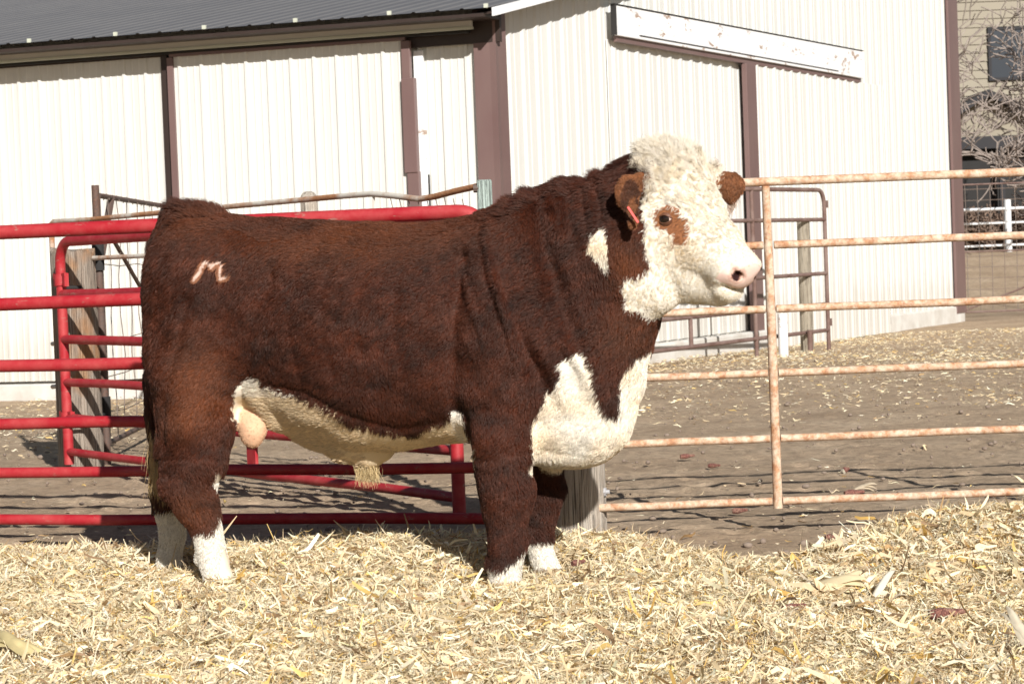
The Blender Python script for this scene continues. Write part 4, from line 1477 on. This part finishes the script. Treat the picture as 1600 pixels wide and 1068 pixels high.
# eyes
def wpt(f, u, s): return Vector(to_world(np.array([HQ(f, u, s)]))[0])
hsw, huw, hfw = Vector(HSw), Vector(HUw), Vector(HFw)
M['eye'] = m_paint('dark_eye', (.012, .006, .004), (.02, .01, .006), .06)
M['lid'] = m_paint('brown_eyelid', (.13, .052, .026), (.13, .055, .03), .5, .7, 30)
M['sclera'] = m_paint('eye_white', (.55, .42, .36), (.4, .25, .2), .2, .5, 30)
EYES = []
for s in (1, -1):
    o = wpt(.166, -.082, .35 * s)
    loc, nor, _, _ = bvh.ray_cast(o, -hsw * s)
    nor = nor.normalized()
    out = (hsw * s * .95 + Vector((0, -.30, 0)) + nor * .12 + hfw * .10).normalized()
    cE = loc - out * .0175
    EYES.append(np.array(loc))
    mb = MB()
    r_ = .0285
    vs, fs = [], []
    t1 = out.cross(Z).normalized(); t2 = out.cross(t1)
    if t2.z < 0: t2 = -t2
    for i in range(9):
        th = math.pi * .62 * i / 8
        for j in range(20):
            a = 2 * math.pi * j / 20
            vs.append(cE + (out * math.cos(th) + (t1 * math.cos(a) + t2 * math.sin(a)) * math.sin(th)) * r_)
    for i in range(8):
        for j in range(20):
            fs.append((i * 20 + j, i * 20 + (j + 1) % 20, (i + 1) * 20 + (j + 1) % 20, (i + 1) * 20 + j))
    mb.add(vs, fs)
    ey = mb.build('eye', M['eye'], bull, smooth=180)
    mb = MB()
    # lids: shells over the eyeball that leave an almond opening
    wO, aU, aL = .93, .52, .44
    def sph(x, y, k):
        return cE + (t1 * x + t2 * y + out * math.sqrt(max(0, 1 - x * x - y * y))) * (r_ * k)
    for sg, am in ((1, aU), (-1, aL)):
        vs, fs = [], []
        for i in range(21):
            x = -.96 + 1.92 * i / 20
            y0 = am * max(0, 1 - (x / wO) ** 2)
            y1 = math.sqrt(max(0, .985 - x * x))
            for j in range(7):
                vs.append(sph(x, sg * (y0 + (max(y1, y0) - y0) * j / 6), 1.045))
        for i in range(20):
            for j in range(6):
                o_ = i * 7 + j
                fs.append((o_, o_ + 7, o_ + 8, o_ + 1) if sg < 0 else (o_, o_ + 1, o_ + 8, o_ + 7))
        mb.add(vs, fs)
        mb.tube([sph(-.9 + 1.8 * i / 14, sg * am * max(0, 1 - ((-.9 + 1.8 * i / 14) / wO) ** 2), 1.045) for i in range(15)], .0022 if sg > 0 else .0016, 6)
    mb.build('eyelid', M['lid'], ey, smooth=180)
    mb = MB()
    vs, fs = [], []
    for i in range(5):
        ra_ = .66 + .32 * i / 4
        for j in range(24):
            a = 2 * math.pi * j / 24
            vs.append(sph(ra_ * math.cos(a), ra_ * math.sin(a), 1.012))
    for i in range(4):
        for j in range(24):
            fs.append((i * 24 + j, i * 24 + (j + 1) % 24, (i + 1) * 24 + (j + 1) % 24, (i + 1) * 24 + j))
    mb.add(vs, fs)
    mb.build('sclera', M['sclera'], ey, smooth=180)
# ear tag
M['tag'] = m_paint('red_plastic_tag', (.62, .045, .035), (.6, .12, .08), .35)
p1, p2 = PB(982, 325, .372), PB(995, 345, .380)
p1w, p2w = (Vector(to_world(np.array([p]))[0]) for p in (p1, p2))
mb = MB()
dv = (p2w - p1w)
sd_ = Vector((.25, -.9, .1)).cross(dv).normalized()
mb.box(p1w - dv * .1 - sd_ * .004, dv * 1.25, sd_ * .009, Vector((.0, -.003, 0)))
mb.build('ear_tag', M['tag'], bull, smooth=30, bevel=.001)

# ---------------------------------------------------------------- hair
A3, B3, C3 = V[bvh_tris[:, 0]], V[bvh_tris[:, 1]], V[bvh_tris[:, 2]]
area = np.linalg.norm(np.cross(B3 - A3, C3 - A3), axis=1) / 2
cen = (A3 + B3 + C3) / 3
fcx = cen.copy()
_, rg, _, _, _ = coat(cen)
nfar = (N[bvh_tris].mean(1)[:, 1] < -.35) & (cen[:, 1] < 0)
def sample(n, wgt):
    p = area * wgt
    p = p / p.sum()
    idx = rng.choice(len(area), n, p=p)
    r1, r2 = rng.random(n), rng.random(n)
    m = r1 + r2 > 1
    r1[m], r2[m] = 1 - r1[m], 1 - r2[m]
    w0 = 1 - r1 - r2
    t = bvh_tris[idx]
    Pp = V[t[:, 0]] * w0[:, None] + V[t[:, 1]] * r1[:, None] + V[t[:, 2]] * r2[:, None]
    Nn = N[t[:, 0]] * w0[:, None] + N[t[:, 1]] * r1[:, None] + N[t[:, 2]] * r2[:, None]
    return Pp, Nn / np.linalg.norm(Nn, axis=1, keepdims=True)

def nearest(Pc, Pq):
    kd = kdtree.KDTree(len(Pc))
    for i, p in enumerate(Pc): kd.insert(p, i)
    kd.balance()
    return np.array([kd.find(p)[1] for p in Pq])

def unit(v): return v / np.maximum(np.linalg.norm(v, axis=1, keepdims=True), 1e-9)

def make_hair(name, pts, rad, col, m, parent, root=None, tip=.35):
    """pts (n,k,3) world"""
    n, k, _ = pts.shape
    hc = bpy.data.hair_curves.new(name)
    hc.add_curves([k] * n)
    hc.points.foreach_set('position', pts.reshape(-1).astype(np.float32))
    prof = np.linspace(1, tip, k)
    rr = (rad[:, None] * prof[None, :]).ravel().astype(np.float32)
    hc.points.foreach_set('radius', rr)
    a = hc.attributes.new('col', 'FLOAT_COLOR', 'CURVE')
    c4 = np.ones((n, 4), np.float32)
    c4[:, :3] = col
    a.data.foreach_set('color', c4.ravel())
    hc.materials.append(m)
    o = bpy.data.objects.new(name, hc)
    COL.objects.link(o)
    o.parent = parent
    return o

# ---- body coat
den = np.ones(len(area))
den[rg == 1] = 0; den[rg == 5] = 0; den[rg == 7] = 0; den[rg == 8] = .8; den[rg == 6] = 1.1; den[rg == 2] = 1.6
den[rg == 3] = 1.35; den[rg == 4] = 1.2
den[nfar] *= .35
NB = 620000
Pp, Nn = sample(NB, den)
col, reg, wh, bd_, (hf, hu, hs) = coat(Pp)
NC = 60000
Pc, _ = sample(NC, den)
ci = nearest(Pc, Pp)
crand = rng.normal(0, 1, (NC, 3))
# groom: back and down, whorls from low noise
g = np.tile(np.array([-.62, 0, -.78]), (NB, 1))
g[:, 0] += .75 * vnoise(Pp * 4.5, 90) + .35 * vnoise(Pp * 13, 91)
g[:, 2] += .60 * vnoise(Pp * 4.5, 93) + .35 * vnoise(Pp * 13, 94)
g[:, 1] += .30 * vnoise(Pp * 6, 95)
top = Nn[:, 2] > .75
g[top] += np.array([-.7, 0, .5])
leg = reg == 3
g[leg] = np.array([-.15, 0, -1.]) + .75 * np.stack([vnoise(Pp[leg] * 12, 97), vnoise(Pp[leg] * 12, 98), 0 * Pp[leg][:, 0]], 1)
g += .12 * crand[ci]
g = unit(g - Nn * np.sum(g * Nn, 1, keepdims=True))
L = np.full(NB, .021)
L *= 1 + .35 * vnoise(Pp * 9, 99)
lift = np.full(NB, .30)
A_ = lambda px: PB(px, 400)[0]
crest = top & (Pp[:, 0] > A_(780)); L[crest] = rng.uniform(.018, .036, crest.sum()); lift[crest] = .55
rump = (Pp[:, 0] < A_(275)); L[rump] *= 1.25; lift[rump] = .5
tailh = (Pp[:, 0] > A_(270)) & (Pp[:, 0] < A_(352)) & top & (np.abs(Pp[:, 1]) < .12); L[tailh] = rng.uniform(.02, .05, tailh.sum()); lift[tailh] = .7
neck = (Pp[:, 0] > A_(840)) & ~wh; L[neck] *= 1.1; lift[neck] = np.maximum(lift[neck], .45)
L[leg] *= 1.15 + .45 * vnoise(Pp[leg] * 22, 131); L[leg & wh] = .010; lift[leg] = .50
L[reg == 4] = .018; lift[reg == 4] = .20
belly = (reg == 4) & (Pp[:, 0] < A_(735)); L[belly] = .022; lift[belly] = .25; g[belly] = unit(g[belly] * [1, 1, .35] + [-.6, 0, 0])
L[reg == 2] = .010; lift[reg == 2] = .4
L[reg == 6] = .008; L[reg == 8] = .005
L[bd_ < 7] = .008
L[bd_ < 3.2] = .0045
L *= rng.uniform(.65, 1.2, NB)
K = 5
tt = np.linspace(0, 1, K)[None, :, None]
cdir = unit(crand)[ci]
curl = .004 * (L / .03)[:, None]
root = Pp - Nn * .001
path = root[:, None, :] + (Nn * (L * lift)[:, None])[:, None, :] * (tt * (1.35 - .55 * tt)) + (g * (L * np.sqrt(1 - np.minimum(lift, .95) ** 2))[:, None])[:, None, :] * tt
bit = np.cross(g, Nn)
path += (bit * curl * np.sin(crand[ci][:, :1] * 3)[:, :1])[:, None, :] * np.sin(tt * 3.1 + crand[ci][:, 1][:, None, None] * 2)
# clumping: tips drawn to the clump centre's tip
ctr = Pc[ci]
toc = (ctr - Pp); toc -= Nn * np.sum(toc * Nn, 1, keepdims=True)
dist = np.linalg.norm(toc, axis=1)
cl = np.where(dist < .03, .45, 0)
path += (toc * cl[:, None])[:, None, :] * tt ** 1.4
path += rng.normal(0, .0012, (NB, K, 3)) * tt
cc = col * (1 + .18 * crand[ci][:, :1] * .6 + rng.normal(0, .14, (NB, 1)))
cc = np.clip(cc, .002, .95)
make_hair('coat_hair', to_world(path.reshape(-1, 3)).reshape(NB, K, 3), np.full(NB, .00062), cc, M['hair'], bull)

# ---- curly face
den = np.zeros(len(area))
den[rg == 1] = 1.0
hdc = cen - HO
fc, uc, scn = hdc @ HF, hdc @ HU, hdc @ HS
den[(rg == 1) & (fc > .36)] = 1.3
NFc = 190000
Pp, Nn = sample(NFc, den)
col, reg, wh, _, (hf, hu, hs) = coat(Pp)
NCF = 3300
Pc, Ncn = sample(NCF, den)
ci = nearest(Pc, Pp)
cr = rng.normal(0, 1, (NCF, 3)); cu = rng.random((NCF, 4))
hr = Pp - HO
# groom field: away from a whorl on the forehead, swirling; downwards on cheek and jowl
who = HQ(.10, 0, 0)
rad_ = unit(Pp - who)
g = rad_ * .8 + 1.1 * np.stack([vnoise(Pp * 11, 110), vnoise(Pp * 11, 111), vnoise(Pp * 11, 112)], 1)
cheek = np.clip((-hu - .10) / .08, 0, 1)[:, None]
g = g * (1 - .7 * cheek) + cheek * np.array([-.1, .05, -1.]) * 1.0
muz = np.clip((hf - .30) / .1, 0, 1)[:, None]
g = g * (1 - muz) + muz * (-HF * .6 + np.array([0, 0, -.6]))
g += .5 * cr[ci] * (1 - muz)
g = unit(g - Nn * np.sum(g * Nn, 1, keepdims=True))
L = (.034 - .014 * np.clip((hf - .15) / .15, 0, 1)) * (1 + .0 * cheek[:, 0]) * (1 - .72 * muz[:, 0])
poll = np.clip((.09 - hf) / .08, 0, 1) * (hu > -.13)
L = L * (1 + .55 * poll)
L *= np.clip(cu[ci, 3] * .5 + .7, .6, 1.25) * rng.uniform(.75, 1.1, NFc)
for E in EYES:
    d_ = np.linalg.norm(to_world(Pp) - E, axis=1)
    L = np.where(d_ < .06, np.minimum(L, .004 + (d_ - .028).clip(0) * .5), L)
curlA = (.0062 * (1 - .92 * np.clip((hf - .22) / .12, 0, 1)) * (1 - .80 * cheek[:, 0]))
K = 10
t1_ = np.linspace(0, 1, K)
tt = t1_[None, :, None]
lift = (.13 + .60 * poll - .06 * cheek[:, 0])
Xp, Yp = projn(to_world(Pp))
EX = np.array(POLY_EYE, float); EX = [tuple(p_) for p_ in (EX - EX.mean(0)) * 1.35 + EX.mean(0)]
L = np.where(inpoly(Xp, Yp, EX) & (hs > 0), np.minimum(L, .011), L)
upv = np.where(poll[:, None] > .2, unit(Nn * .5 + np.array([0, 0, 1.0])), Nn)
path = (Pp - Nn * .001)[:, None, :] + (upv * (L * lift)[:, None])[:, None, :] * (tt * (1.5 - .6 * tt)) + (g * (L * .70)[:, None])[:, None, :] * tt
ph = cu[ci, 0] * 6.283
turns = (.7 + .8 * cu[ci, 1]) * 6.283
bit = np.cross(g, Nn)
ang = ph[:, None] + turns[:, None] * t1_[None, :]
env = (curlA * np.minimum(L / .04, 1.3))[:, None] * np.minimum(t1_ * 3, 1)[None, :]
path += bit[:, None, :] * (env * (np.sin(ang) - np.sin(ph)[:, None]))[:, :, None] + (g * .7 + Nn * .25)[:, None, :] * (env * (np.cos(ang) - np.cos(ph)[:, None]))[:, :, None]
toc = Pc[ci] - Pp; toc -= Nn * np.sum(toc * Nn, 1, keepdims=True)
cl = np.where(np.linalg.norm(toc, axis=1) < .04, .26, 0) * (1 - .5 * muz[:, 0])
path += (toc * cl[:, None])[:, None, :] * np.minimum(tt * 1.6, 1)
path += rng.normal(0, .0004, (NFc, K, 3)) * tt + (rng.normal(0, .0022, (NFc, 1, 3)) * (tt ** 2)) + (rng.normal(0, .010, (NFc, 1, 3)) * poll[:, None, None] * (tt ** 2))
cc = np.clip(col * (1 + rng.normal(0, .05, (NFc, 1))) * (1 - np.array([.10, .17, .30]) * cu[ci, 2:3] ** 1.5), 0, .92)
make_hair('curly_hair', to_world(path.reshape(-1, 3)).reshape(NFc, K, 3), np.full(NFc, .00055), cc, M['hair'], bull)

# ---- tail switch, sheath tuft, whiskers and ear fringe
def tuft(name, p0, p1, spread, n, L, droop, colr, wav=.008, seed=1):
    r2 = np.random.default_rng(seed)
    t0 = r2.random(n)[:, None]
    root = p0 + (p1 - p0) * t0 + r2.normal(0, spread, (n, 3))
    d = np.array(droop) + r2.normal(0, .16, (n, 3))
    d = unit(d)
    ll = L * r2.uniform(.5, 1.1, (n, 1))
    K_ = 7
    s = np.linspace(0, 1, K_)[None, :, None]
    path = root[:, None, :] + (d * ll)[:, None, :] * s
    path[:, :, 2] -= (ll * .25) * (s[..., 0] ** 2)
    phs = (np.floor(r2.random(n) * 14) / 14 * 6.28)[:, None]
    path[:, :, 0] += wav * np.sin(s[..., 0] * 6 + phs) * s[..., 0]
    path[:, :, 1] += wav * np.cos(s[..., 0] * 5 + phs) * s[..., 0]
    cc = np.array(colr) * (1 + r2.normal(0, .18, (n, 1)))
    return path, np.clip(cc, 0, .9)
def put_tuft(name, *a, **k):
    p, c_ = tuft(name, *a, **k)
    n = len(p)
    make_hair(name, to_world(p.reshape(-1, 3)).reshape(n, -1, 3), np.full(n, .0008), c_, M['hair'], bull)
put_tuft('tail_switch', PB(246, 655, .0), PB(254, 705, .03), .011, 2600, .16, (.10, .02, -1), (.50, .35, .17), seed=2)
put_tuft('belly_tuft', PB(560, 716, 0), PB(585, 718, 0), .010, 700, .07, (.05, 0, -1), (.55, .42, .22), seed=3)
put_tuft('ear_fringe', PB(1148, 300, -.09), PB(1138, 322, -.08), .006, 160, .03, (.3, 0, -1), (.6, .45, .35), seed=4)

# ================================================================== CORN STOVER BEDDING
edge_x = [-3.6, -2.8, -2.2, -1.4, -.6, -.2, .25, .50, .62, .80, 1.0, 1.2, 1.45, 2.0, 2.7, 3.5]
edge_y = [10.5, 10.25, 10.15, 10.0, 9.9, 10.0, 9.85, 9.75, 9.25, 8.95, 8.85, 9.25, 9.55, 9.75, 9.9, 10.0]
def sedge(x, y):                   # signed depth inside the bedding, metres
    e = np.interp(x, edge_x, edge_y)
    n_ = vnoise(np.stack([x * 2.6, y * 2.6, 0 * x], 1), 200) * .10 + vnoise(np.stack([x * 7, y * 7, 0 * x], 1), 201) * .05
    return e + n_ - y
FEET = []
for a_, b_, l_ in ((790, 905, .175), (336, 890, .165), (853, 885, -.16), (266, 880, -.17)):
    q_ = to_world(PB(a_, b_, l_)[None])[0]
    FEET.append((q_[0] + .01, q_[1] - .07, .21, .004))
def sh(x, y):                      # bedding height
    d = np.clip(sedge(x, y) / .55, 0, 1)
    d = d * d * (3 - 2 * d)
    b = .055 + .022 * fbm(np.stack([x * 1.6, y * 1.6, 0 * x], 1), 210) + .022 * fbm(np.stack([x * 6, y * 6, 0 * x], 1), 211) + (.014 + .022 * np.clip((x - .8) / .6, 0, 1)) * fbm(np.stack([x * 13, y * 13, 0 * x], 1), 213, 2)
    m = .105 * np.exp(-(((x - 2.0) / .85) ** 2 + ((y - 8.85) / .55) ** 2)) + .04 * np.exp(-(((x + .5) / .7) ** 2 + ((y - 9.2) / .4) ** 2))
    h_ = np.maximum((b + m) * d, 0) - .02 * (1 - d)
    for fx, fy, fr, fz in FEET:    # trodden down in front of the hooves
        q = ((x - fx) ** 2 + (y - fy + .03) ** 2) / fr ** 2
        h_ = h_ - np.maximum(h_ - fz, 0) * np.exp(-q * q)
    return h_
gx = np.linspace(-3.4, 3.4, 380); gy = np.linspace(4.6, 10.6, 340)
GX, GY = np.meshgrid(gx, gy)
xx, yy = GX.ravel(), GY.ravel()
zz = sh(xx, yy) - .012
zz = np.where(sedge(xx, yy) < -.02, -.08, zz)
Pn = np.stack([xx, yy, zz], 1)
I = np.arange(len(xx)).reshape(len(gy), len(gx))
F = np.stack([I[:-1, :-1].ravel(), I[:-1, 1:].ravel(), I[1:, 1:].ravel(), I[1:, :-1].ravel()], 1)
base_col = np.array([.36, .27, .16]) * (1 + .5 * fbm(Pn * 40, 220, 2))[:, None]
Fk = F[(zz[F] > -.07).any(1)]
bed = npmesh('straw_bed', Pn, Fk, M['straw'], smooth=False, col=np.clip(base_col, 0.02, 1))
tag(bed, 'packed base of the corn stover bedding', 'bedding', kind='stuff')

PAL = np.array([[.83, .695, .455], [.88, .765, .545], [.76, .60, .365], [.64, .49, .30], [.88, .79, .60], [.78, .55, .20], [.66, .42, .13], [.42, .27, .13], [.28, .18, .10], [.60, .51, .37]])
PW = np.array([.25, .18, .17, .12, .085, .05, .035, .055, .055, .05])
def flakes(n, xr, yr, Lr, Wr, tilt, zoff, seed, K=5, curl=1.0, pal=PAL, pw=PW, thr=0.0, hfun=sh, sparse=None):
    r = np.random.default_rng(seed)
    x = r.uniform(*xr, n); y = r.uniform(*yr, n)
    ok = np.abs(x) < y * .235 + .35
    ok &= sedge(x, y) > thr
    if sparse is not None: ok &= sparse(x, y, r)
    x, y = x[ok], y[ok]
    n = len(x)
    z = hfun(x, y) + r.uniform(zoff[0], zoff[1], n)
    L = np.exp(r.uniform(math.log(Lr[0]), math.log(Lr[1]), n)); Wd = np.exp(r.uniform(math.log(Wr[0]), math.log(Wr[1]), n))
    # direction: locally coherent swirls
    az = r.uniform(0, 2 * math.pi, n) * .62 + 2.4 * vnoise(np.stack([x * 3, y * 3, 0 * x], 1), 230)
    el = r.normal(0, tilt, n)
    d = np.stack([np.cos(az) * np.cos(el), np.sin(az) * np.cos(el), np.sin(el)], 1)
    rollv = r.normal(0, .75, n)
    up = np.tile([0, 0, 1.0], (n, 1))
    sd = unit(np.cross(d, up)); nn = np.cross(sd, d)
    sd2 = sd * np.cos(rollv)[:, None] + nn * np.sin(rollv)[:, None]
    nn2 = np.cross(sd2, d)
    s = np.linspace(-.5, .5, K)
    bend = r.normal(0, .35 * curl, n); tw = r.normal(0, .9 * curl, n); bend2 = r.normal(0, .22 * curl, n)
    prof = np.clip(1.15 - np.abs(s * 2) ** 2.2 * r.uniform(.3, 1.05, (n, 1)), .05, 1)       # (n,K)
    cen_ = np.stack([x, y, z], 1)[:, None, :] + d[:, None, :] * (L[:, None] * s)[:, :, None] - nn2[:, None, :] * (L[:, None] * bend[:, None] * (s ** 2) * 1.6)[:, :, None] + sd2[:, None, :] * (L[:, None] * bend2[:, None] * (s ** 2 + .3 * np.sin(s * 9)) * 1.2)[:, :, None]
    an = tw[:, None] * s
    sv = sd2[:, None, :] * np.cos(an)[:, :, None] + nn2[:, None, :] * np.sin(an)[:, :, None]
    hw = (Wd[:, None] * prof / 2)[:, :, None]
    a, b = cen_ - sv * hw, cen_ + sv * hw
    V_ = np.stack([a, b], 2).reshape(n * K * 2, 3)
    i0 = (np.arange(n) * K * 2)[:, None] + (np.arange(K - 1) * 2)[None, :]
    F_ = np.stack([i0, i0 + 1, i0 + 3, i0 + 2], 2).reshape(-1, 4)
    ci_ = r.choice(len(pal), n, p=pw / pw.sum())
    c = pal[ci_] * (1 + r.normal(0, .10, (n, 1)))
    c = np.repeat(c[:, None, :], K * 2, 1)
    c[:, ::2] *= 1 + r.normal(0, .09, (n, 1, 1))
    c = c * (1 + .10 * np.sin(np.arange(K)[None, :, None].repeat(2, 2).reshape(1, K * 2, 1) * 1.7 + r.uniform(0, 6, (n, 1, 1))))
    return V_, F_, np.clip(c.reshape(-1, 3), .02, .9)
def merge(parts):
    Vs, Fs, Cs, b = [], [], [], 0
    for v, f, c in parts:
        Vs.append(v); Fs.append(f + b); Cs.append(c); b += len(v)
    return np.concatenate(Vs), np.concatenate(Fs), np.concatenate(Cs)
XR, YR = (-3.0, 3.0), (5.3, 10.4)
V_, F_, C_c = merge([
    flakes(360000, XR, YR, (.016, .062), (.0013, .0034), .42, (-.012, .020), 301, K=5, curl=2.2),
    flakes(125000, XR, YR, (.035, .11), (.002, .0065), .42, (-.010, .026), 302),
    flakes(20000, XR, YR, (.04, .13), (.007, .018), .26, (-.004, .026), 303),
    flakes(3400, XR, YR, (.08, .22), (.005, .018), .17, (.0, .028), 304, K=8, curl=1.7),
    flakes(420, (.9, 2.6), (7.2, 9.6), (.10, .22), (.008, .026), .18, (.0, .030), 306, K=9, curl=1.9),
    flakes(1500, XR, YR, (.05, .13), (.003, .008), .9, (.008, .035), 305, K=6, curl=1.6),
])
st = npmesh('corn_stover', V_, F_, M['straw'], smooth=False, col=C_c)
tag(st, 'chopped pale yellow corn leaves and stalks spread over the foreground', 'bedding', kind='stuff')
print('stover verts', len(V_))

# loose bits over the bare yard
def hz0(x, y): return gh(x, y) + .004
def sp_near(x, y, r): return (r.random(len(x)) < np.clip(1.0 - (y - 9.0) / 2.2, .10, 1) * (.25 + .75 * (vnoise(np.stack([x * 1.3, y * 1.3, 0 * x], 1), 240) > -.1)))
def far_ok(x, y, r): return r.random(len(x)) < .35 + .65 * (vnoise(np.stack([x * .5, y * .35, 0 * x], 1), 241) > .0) * np.clip((y - 13) / 6, 0, 1) - .5 * np.clip((18 - y) / 4, 0, 1)
V_, F_, C_c = merge([
    flakes(9000, (-3.4, 3.4), (8.6, 13), (.012, .06), (.0015, .005), .10, (0, .008), 311, thr=-9, hfun=hz0, sparse=sp_near),
    flakes(500, (-3.4, 3.4), (8.6, 14), (.05, .14), (.006, .018), .10, (0, .010), 312, thr=-9, hfun=hz0, sparse=sp_near),
    flakes(60000, (-4.6, 7.5), (12, 31), (.02, .08), (.003, .010), .12, (.0, .010), 313, thr=-99, hfun=hz0, sparse=far_ok),
])
lit = npmesh('loose_stover', V_, F_, M['straw'], smooth=False, col=C_c)
tag(lit, 'scattered bits of corn leaf lying on the bare dirt', 'bedding', kind='stuff')

# dirt clods and stones
M['clod'] = m_paint('dirt_clod', (.25, .195, .15), (.14, .10, .08), .95, .8, 40, (1, 1, 1))
ICO_V = []; 
import bmesh
bm = bmesh.new(); bmesh.ops.create_icosphere(bm, subdivisions=2, radius=1)
ICO_V = np.array([v.co[:] for v in bm.verts]); ICO_F = np.array([[v.index for v in f.verts] for f in bm.faces]); bm.free()
r = np.random.default_rng(77)
n = 1800
cx = r.uniform(-4, 5, n); cy = 8.8 + 15 * r.random(n) ** 1.5
ok = (np.abs(cx) < cy * .24 + .2) & (sedge(cx, cy) < -.02)
cx, cy = cx[ok], cy[ok]; n = len(cx)
rad = np.exp(r.uniform(math.log(.003), math.log(.018), n))
sc3 = r.uniform(.6, 1.3, (n, 3)); sc3[:, 2] *= .7
VV = np.repeat(ICO_V[None], n, 0) * (rad[:, None] * sc3)[:, None, :]
VV = VV * (1 + .22 * vnoise((VV * 90 + np.arange(n)[:, None, None] * 3.1).reshape(-1, 3), 250).reshape(n, -1))[:, :, None]
VV += np.stack([cx, cy, gh(cx, cy) + rad * .25], 1)[:, None, :]
FF = (ICO_F[None] + (np.arange(n) * len(ICO_V))[:, None, None]).reshape(-1, 3)
cl_ = npmesh('dirt_clods', VV.reshape(-1, 3), FF, M['clod'], smooth=True)
tag(cl_, 'small clods and stones scattered over the bare dirt', 'clods', kind='stuff')

# corn cobs and husks that can be told apart
def m_cob():
    t = NT('red_corn_cob')
    v = t.n("ShaderNodeTexVoronoi"); v.inputs['Scale'].default_value = 170
    t.l(t.coord(), v.inputs['Vector'])
    c = t.ramp(v.outputs['Distance'], [(.15, (.32, .14, .10)), (.6, (.13, .045, .035))])
    c = t.mix(t.ramp(t.noise(30), [(.5, 0.0), (.8, .6)]), c, (.45, .33, .22))
    t.color(c); t.rough(.8); t.bump(v.outputs['Distance'], 1.0, .004)
    return t.m
M['cob'] = m_cob()
def cob(px, py, L, r, az, label, h=0.0):
    # find the spot on the ground or bedding
    D_ = 9.0
    for _ in range(25):
        p = at(px, py, D_)
        zz_ = max(float(sh(np.array([p.x]), np.array([p.y]))[0]) if float(sedge(np.array([p.x]), np.array([p.y]))[0]) > 0 else 0, 0) + h + r * .6
        D_ *= 1 + (p.z - zz_) / 1.2 * .9
    p = at(px, py, D_)
    mb = MB()
    d = Vector((math.cos(az), math.sin(az), .05))
    pts, rs = [], []
    for i in range(9):
        t = i / 8
        pts.append(p + d * (t - .5) * L); rs.append(r * (.55 + .45 * math.sin(math.pi * min(1, t * 1.25 + .12))) if i < 8 else r * .35)
    mb.tube(pts, rs, 14)
    return mb.build('corn_cob', M['cob'], smooth=60, label=label, cat='corn cob', group='corn cobs dropped in the yard')
cob(1481, 957, .115, .018, .1, 'dark red corn cob lying bare on the stover, largest in the right foreground', .02)
cob(1240, 948, .09, .014, .5, 'thin red corn cob half hidden in stover beside a long brown stalk', .015)
cob(1074, 712, .085, .015, .15, 'red corn cob on bare dirt left of the rusty gate upright')
cob(1116, 727, .07, .014, -.5, 'small reddish cob piece just right of another cob near the rusty gate upright')
cob(1322, 733, .055, .016, .9, 'stubby red corn cob end in the dirt above the diagonal shadow')
cob(1335, 769, .10, .017, .2, 'red corn cob touching the pale husk behind the rusty gate')
cob(1156, 797, .07, .014, 0, 'red corn cob under the lowest rail of the rusty gate, left of the upright')
cob(904, 878, .06, .013, .6, 'short red cob piece at the foot of the grey wooden post')
cob(1300, 838, .06, .013, .3, 'reddish cob piece at the edge of the stover below the rusty gate')

M['husk'] = m_attr('corn_husk', .55, transl=.25)
def husk(px, py, L, Wd, az, n, label, tone, h=.03, fan=.5, el=.1):
    D_ = 8.5
    for _ in range(25):
        p = at(px, py, D_)
        zz_ = float(sh(np.array([p.x]), np.array([p.y]))[0]) + h
        D_ *= 1 + (p.z - zz_) / 1.2 * .9
    p = np.array(at(px, py, D_))
    V1, F1, C1 = [], [], []
    r = np.random.default_rng(int(px))
    for j in range(n):
        a = az + fan * (j / max(1, n - 1) - .5)
        d = np.array([math.cos(a), math.sin(a), el]); d /= np.linalg.norm(d)
        s_ = unit(np.cross(d, [0, 0, 1.0])[None])[0]
        u_ = np.cross(s_, d)
        K1, K2 = 12, 5
        b = len(V1)
        for i in range(K1):
            t = i / (K1 - 1)
            w_ = Wd * (math.sin(math.pi * min(1, .12 + t * .88)) ** .7) * r.uniform(.92, 1.08)
            for k_ in range(K2):
                q = k_ / (K2 - 1) * 2 - 1
                c_ = p + d * L * (t - .5) + s_ * w_ * .5 * q + u_ * (.010 * j / n + .30 * w_ * (1 - q * q) + .03 * math.sin(t * 2.6 + j) * t + .0015 * math.cos(q * 14))
                V1.append(c_); C1.append(np.array(tone) * (1 + .10 * math.cos(q * 16 + j) + .05 * r.normal()))
        for i in range(K1 - 1):
            for k_ in range(K2 - 1):
                o_ = b + i * K2 + k_
                F1.append((o_, o_ + 1, o_ + K2 + 1, o_ + K2))
    o = npmesh('corn_husk', np.array(V1), np.array(F1), M['husk'], smooth=True, col=np.clip(np.array(C1), 0, .9))
    return tag(o, label, 'corn husk', 'pale corn husks lying on the bedding')
husk(1308, 918, .20, .075, .15, 6, 'widest pale husk bundle fanned open on the stover mound', (.72, .60, .38), .035, .55)
husk(1382, 915, .17, .032, .95, 1, 'narrow white husk leaf slanting up beside the wide husk bundle', (.78, .72, .60), .05, 0, .3)
husk(1352, 764, .12, .035, .1, 3, 'small pale husk on bare dirt next to a red cob behind the rusty gate', (.60, .50, .36), .03, .5)
husk(20, 1010, .26, .05, 2.3, 3, 'large yellow husk at the lower left corner of the bedding', (.70, .58, .30), .03, .35)
husk(1590, 985, .18, .035, 1.9, 2, 'upright pale husk leaf at the right edge of the bedding', (.66, .58, .44), .06, .2, .6)
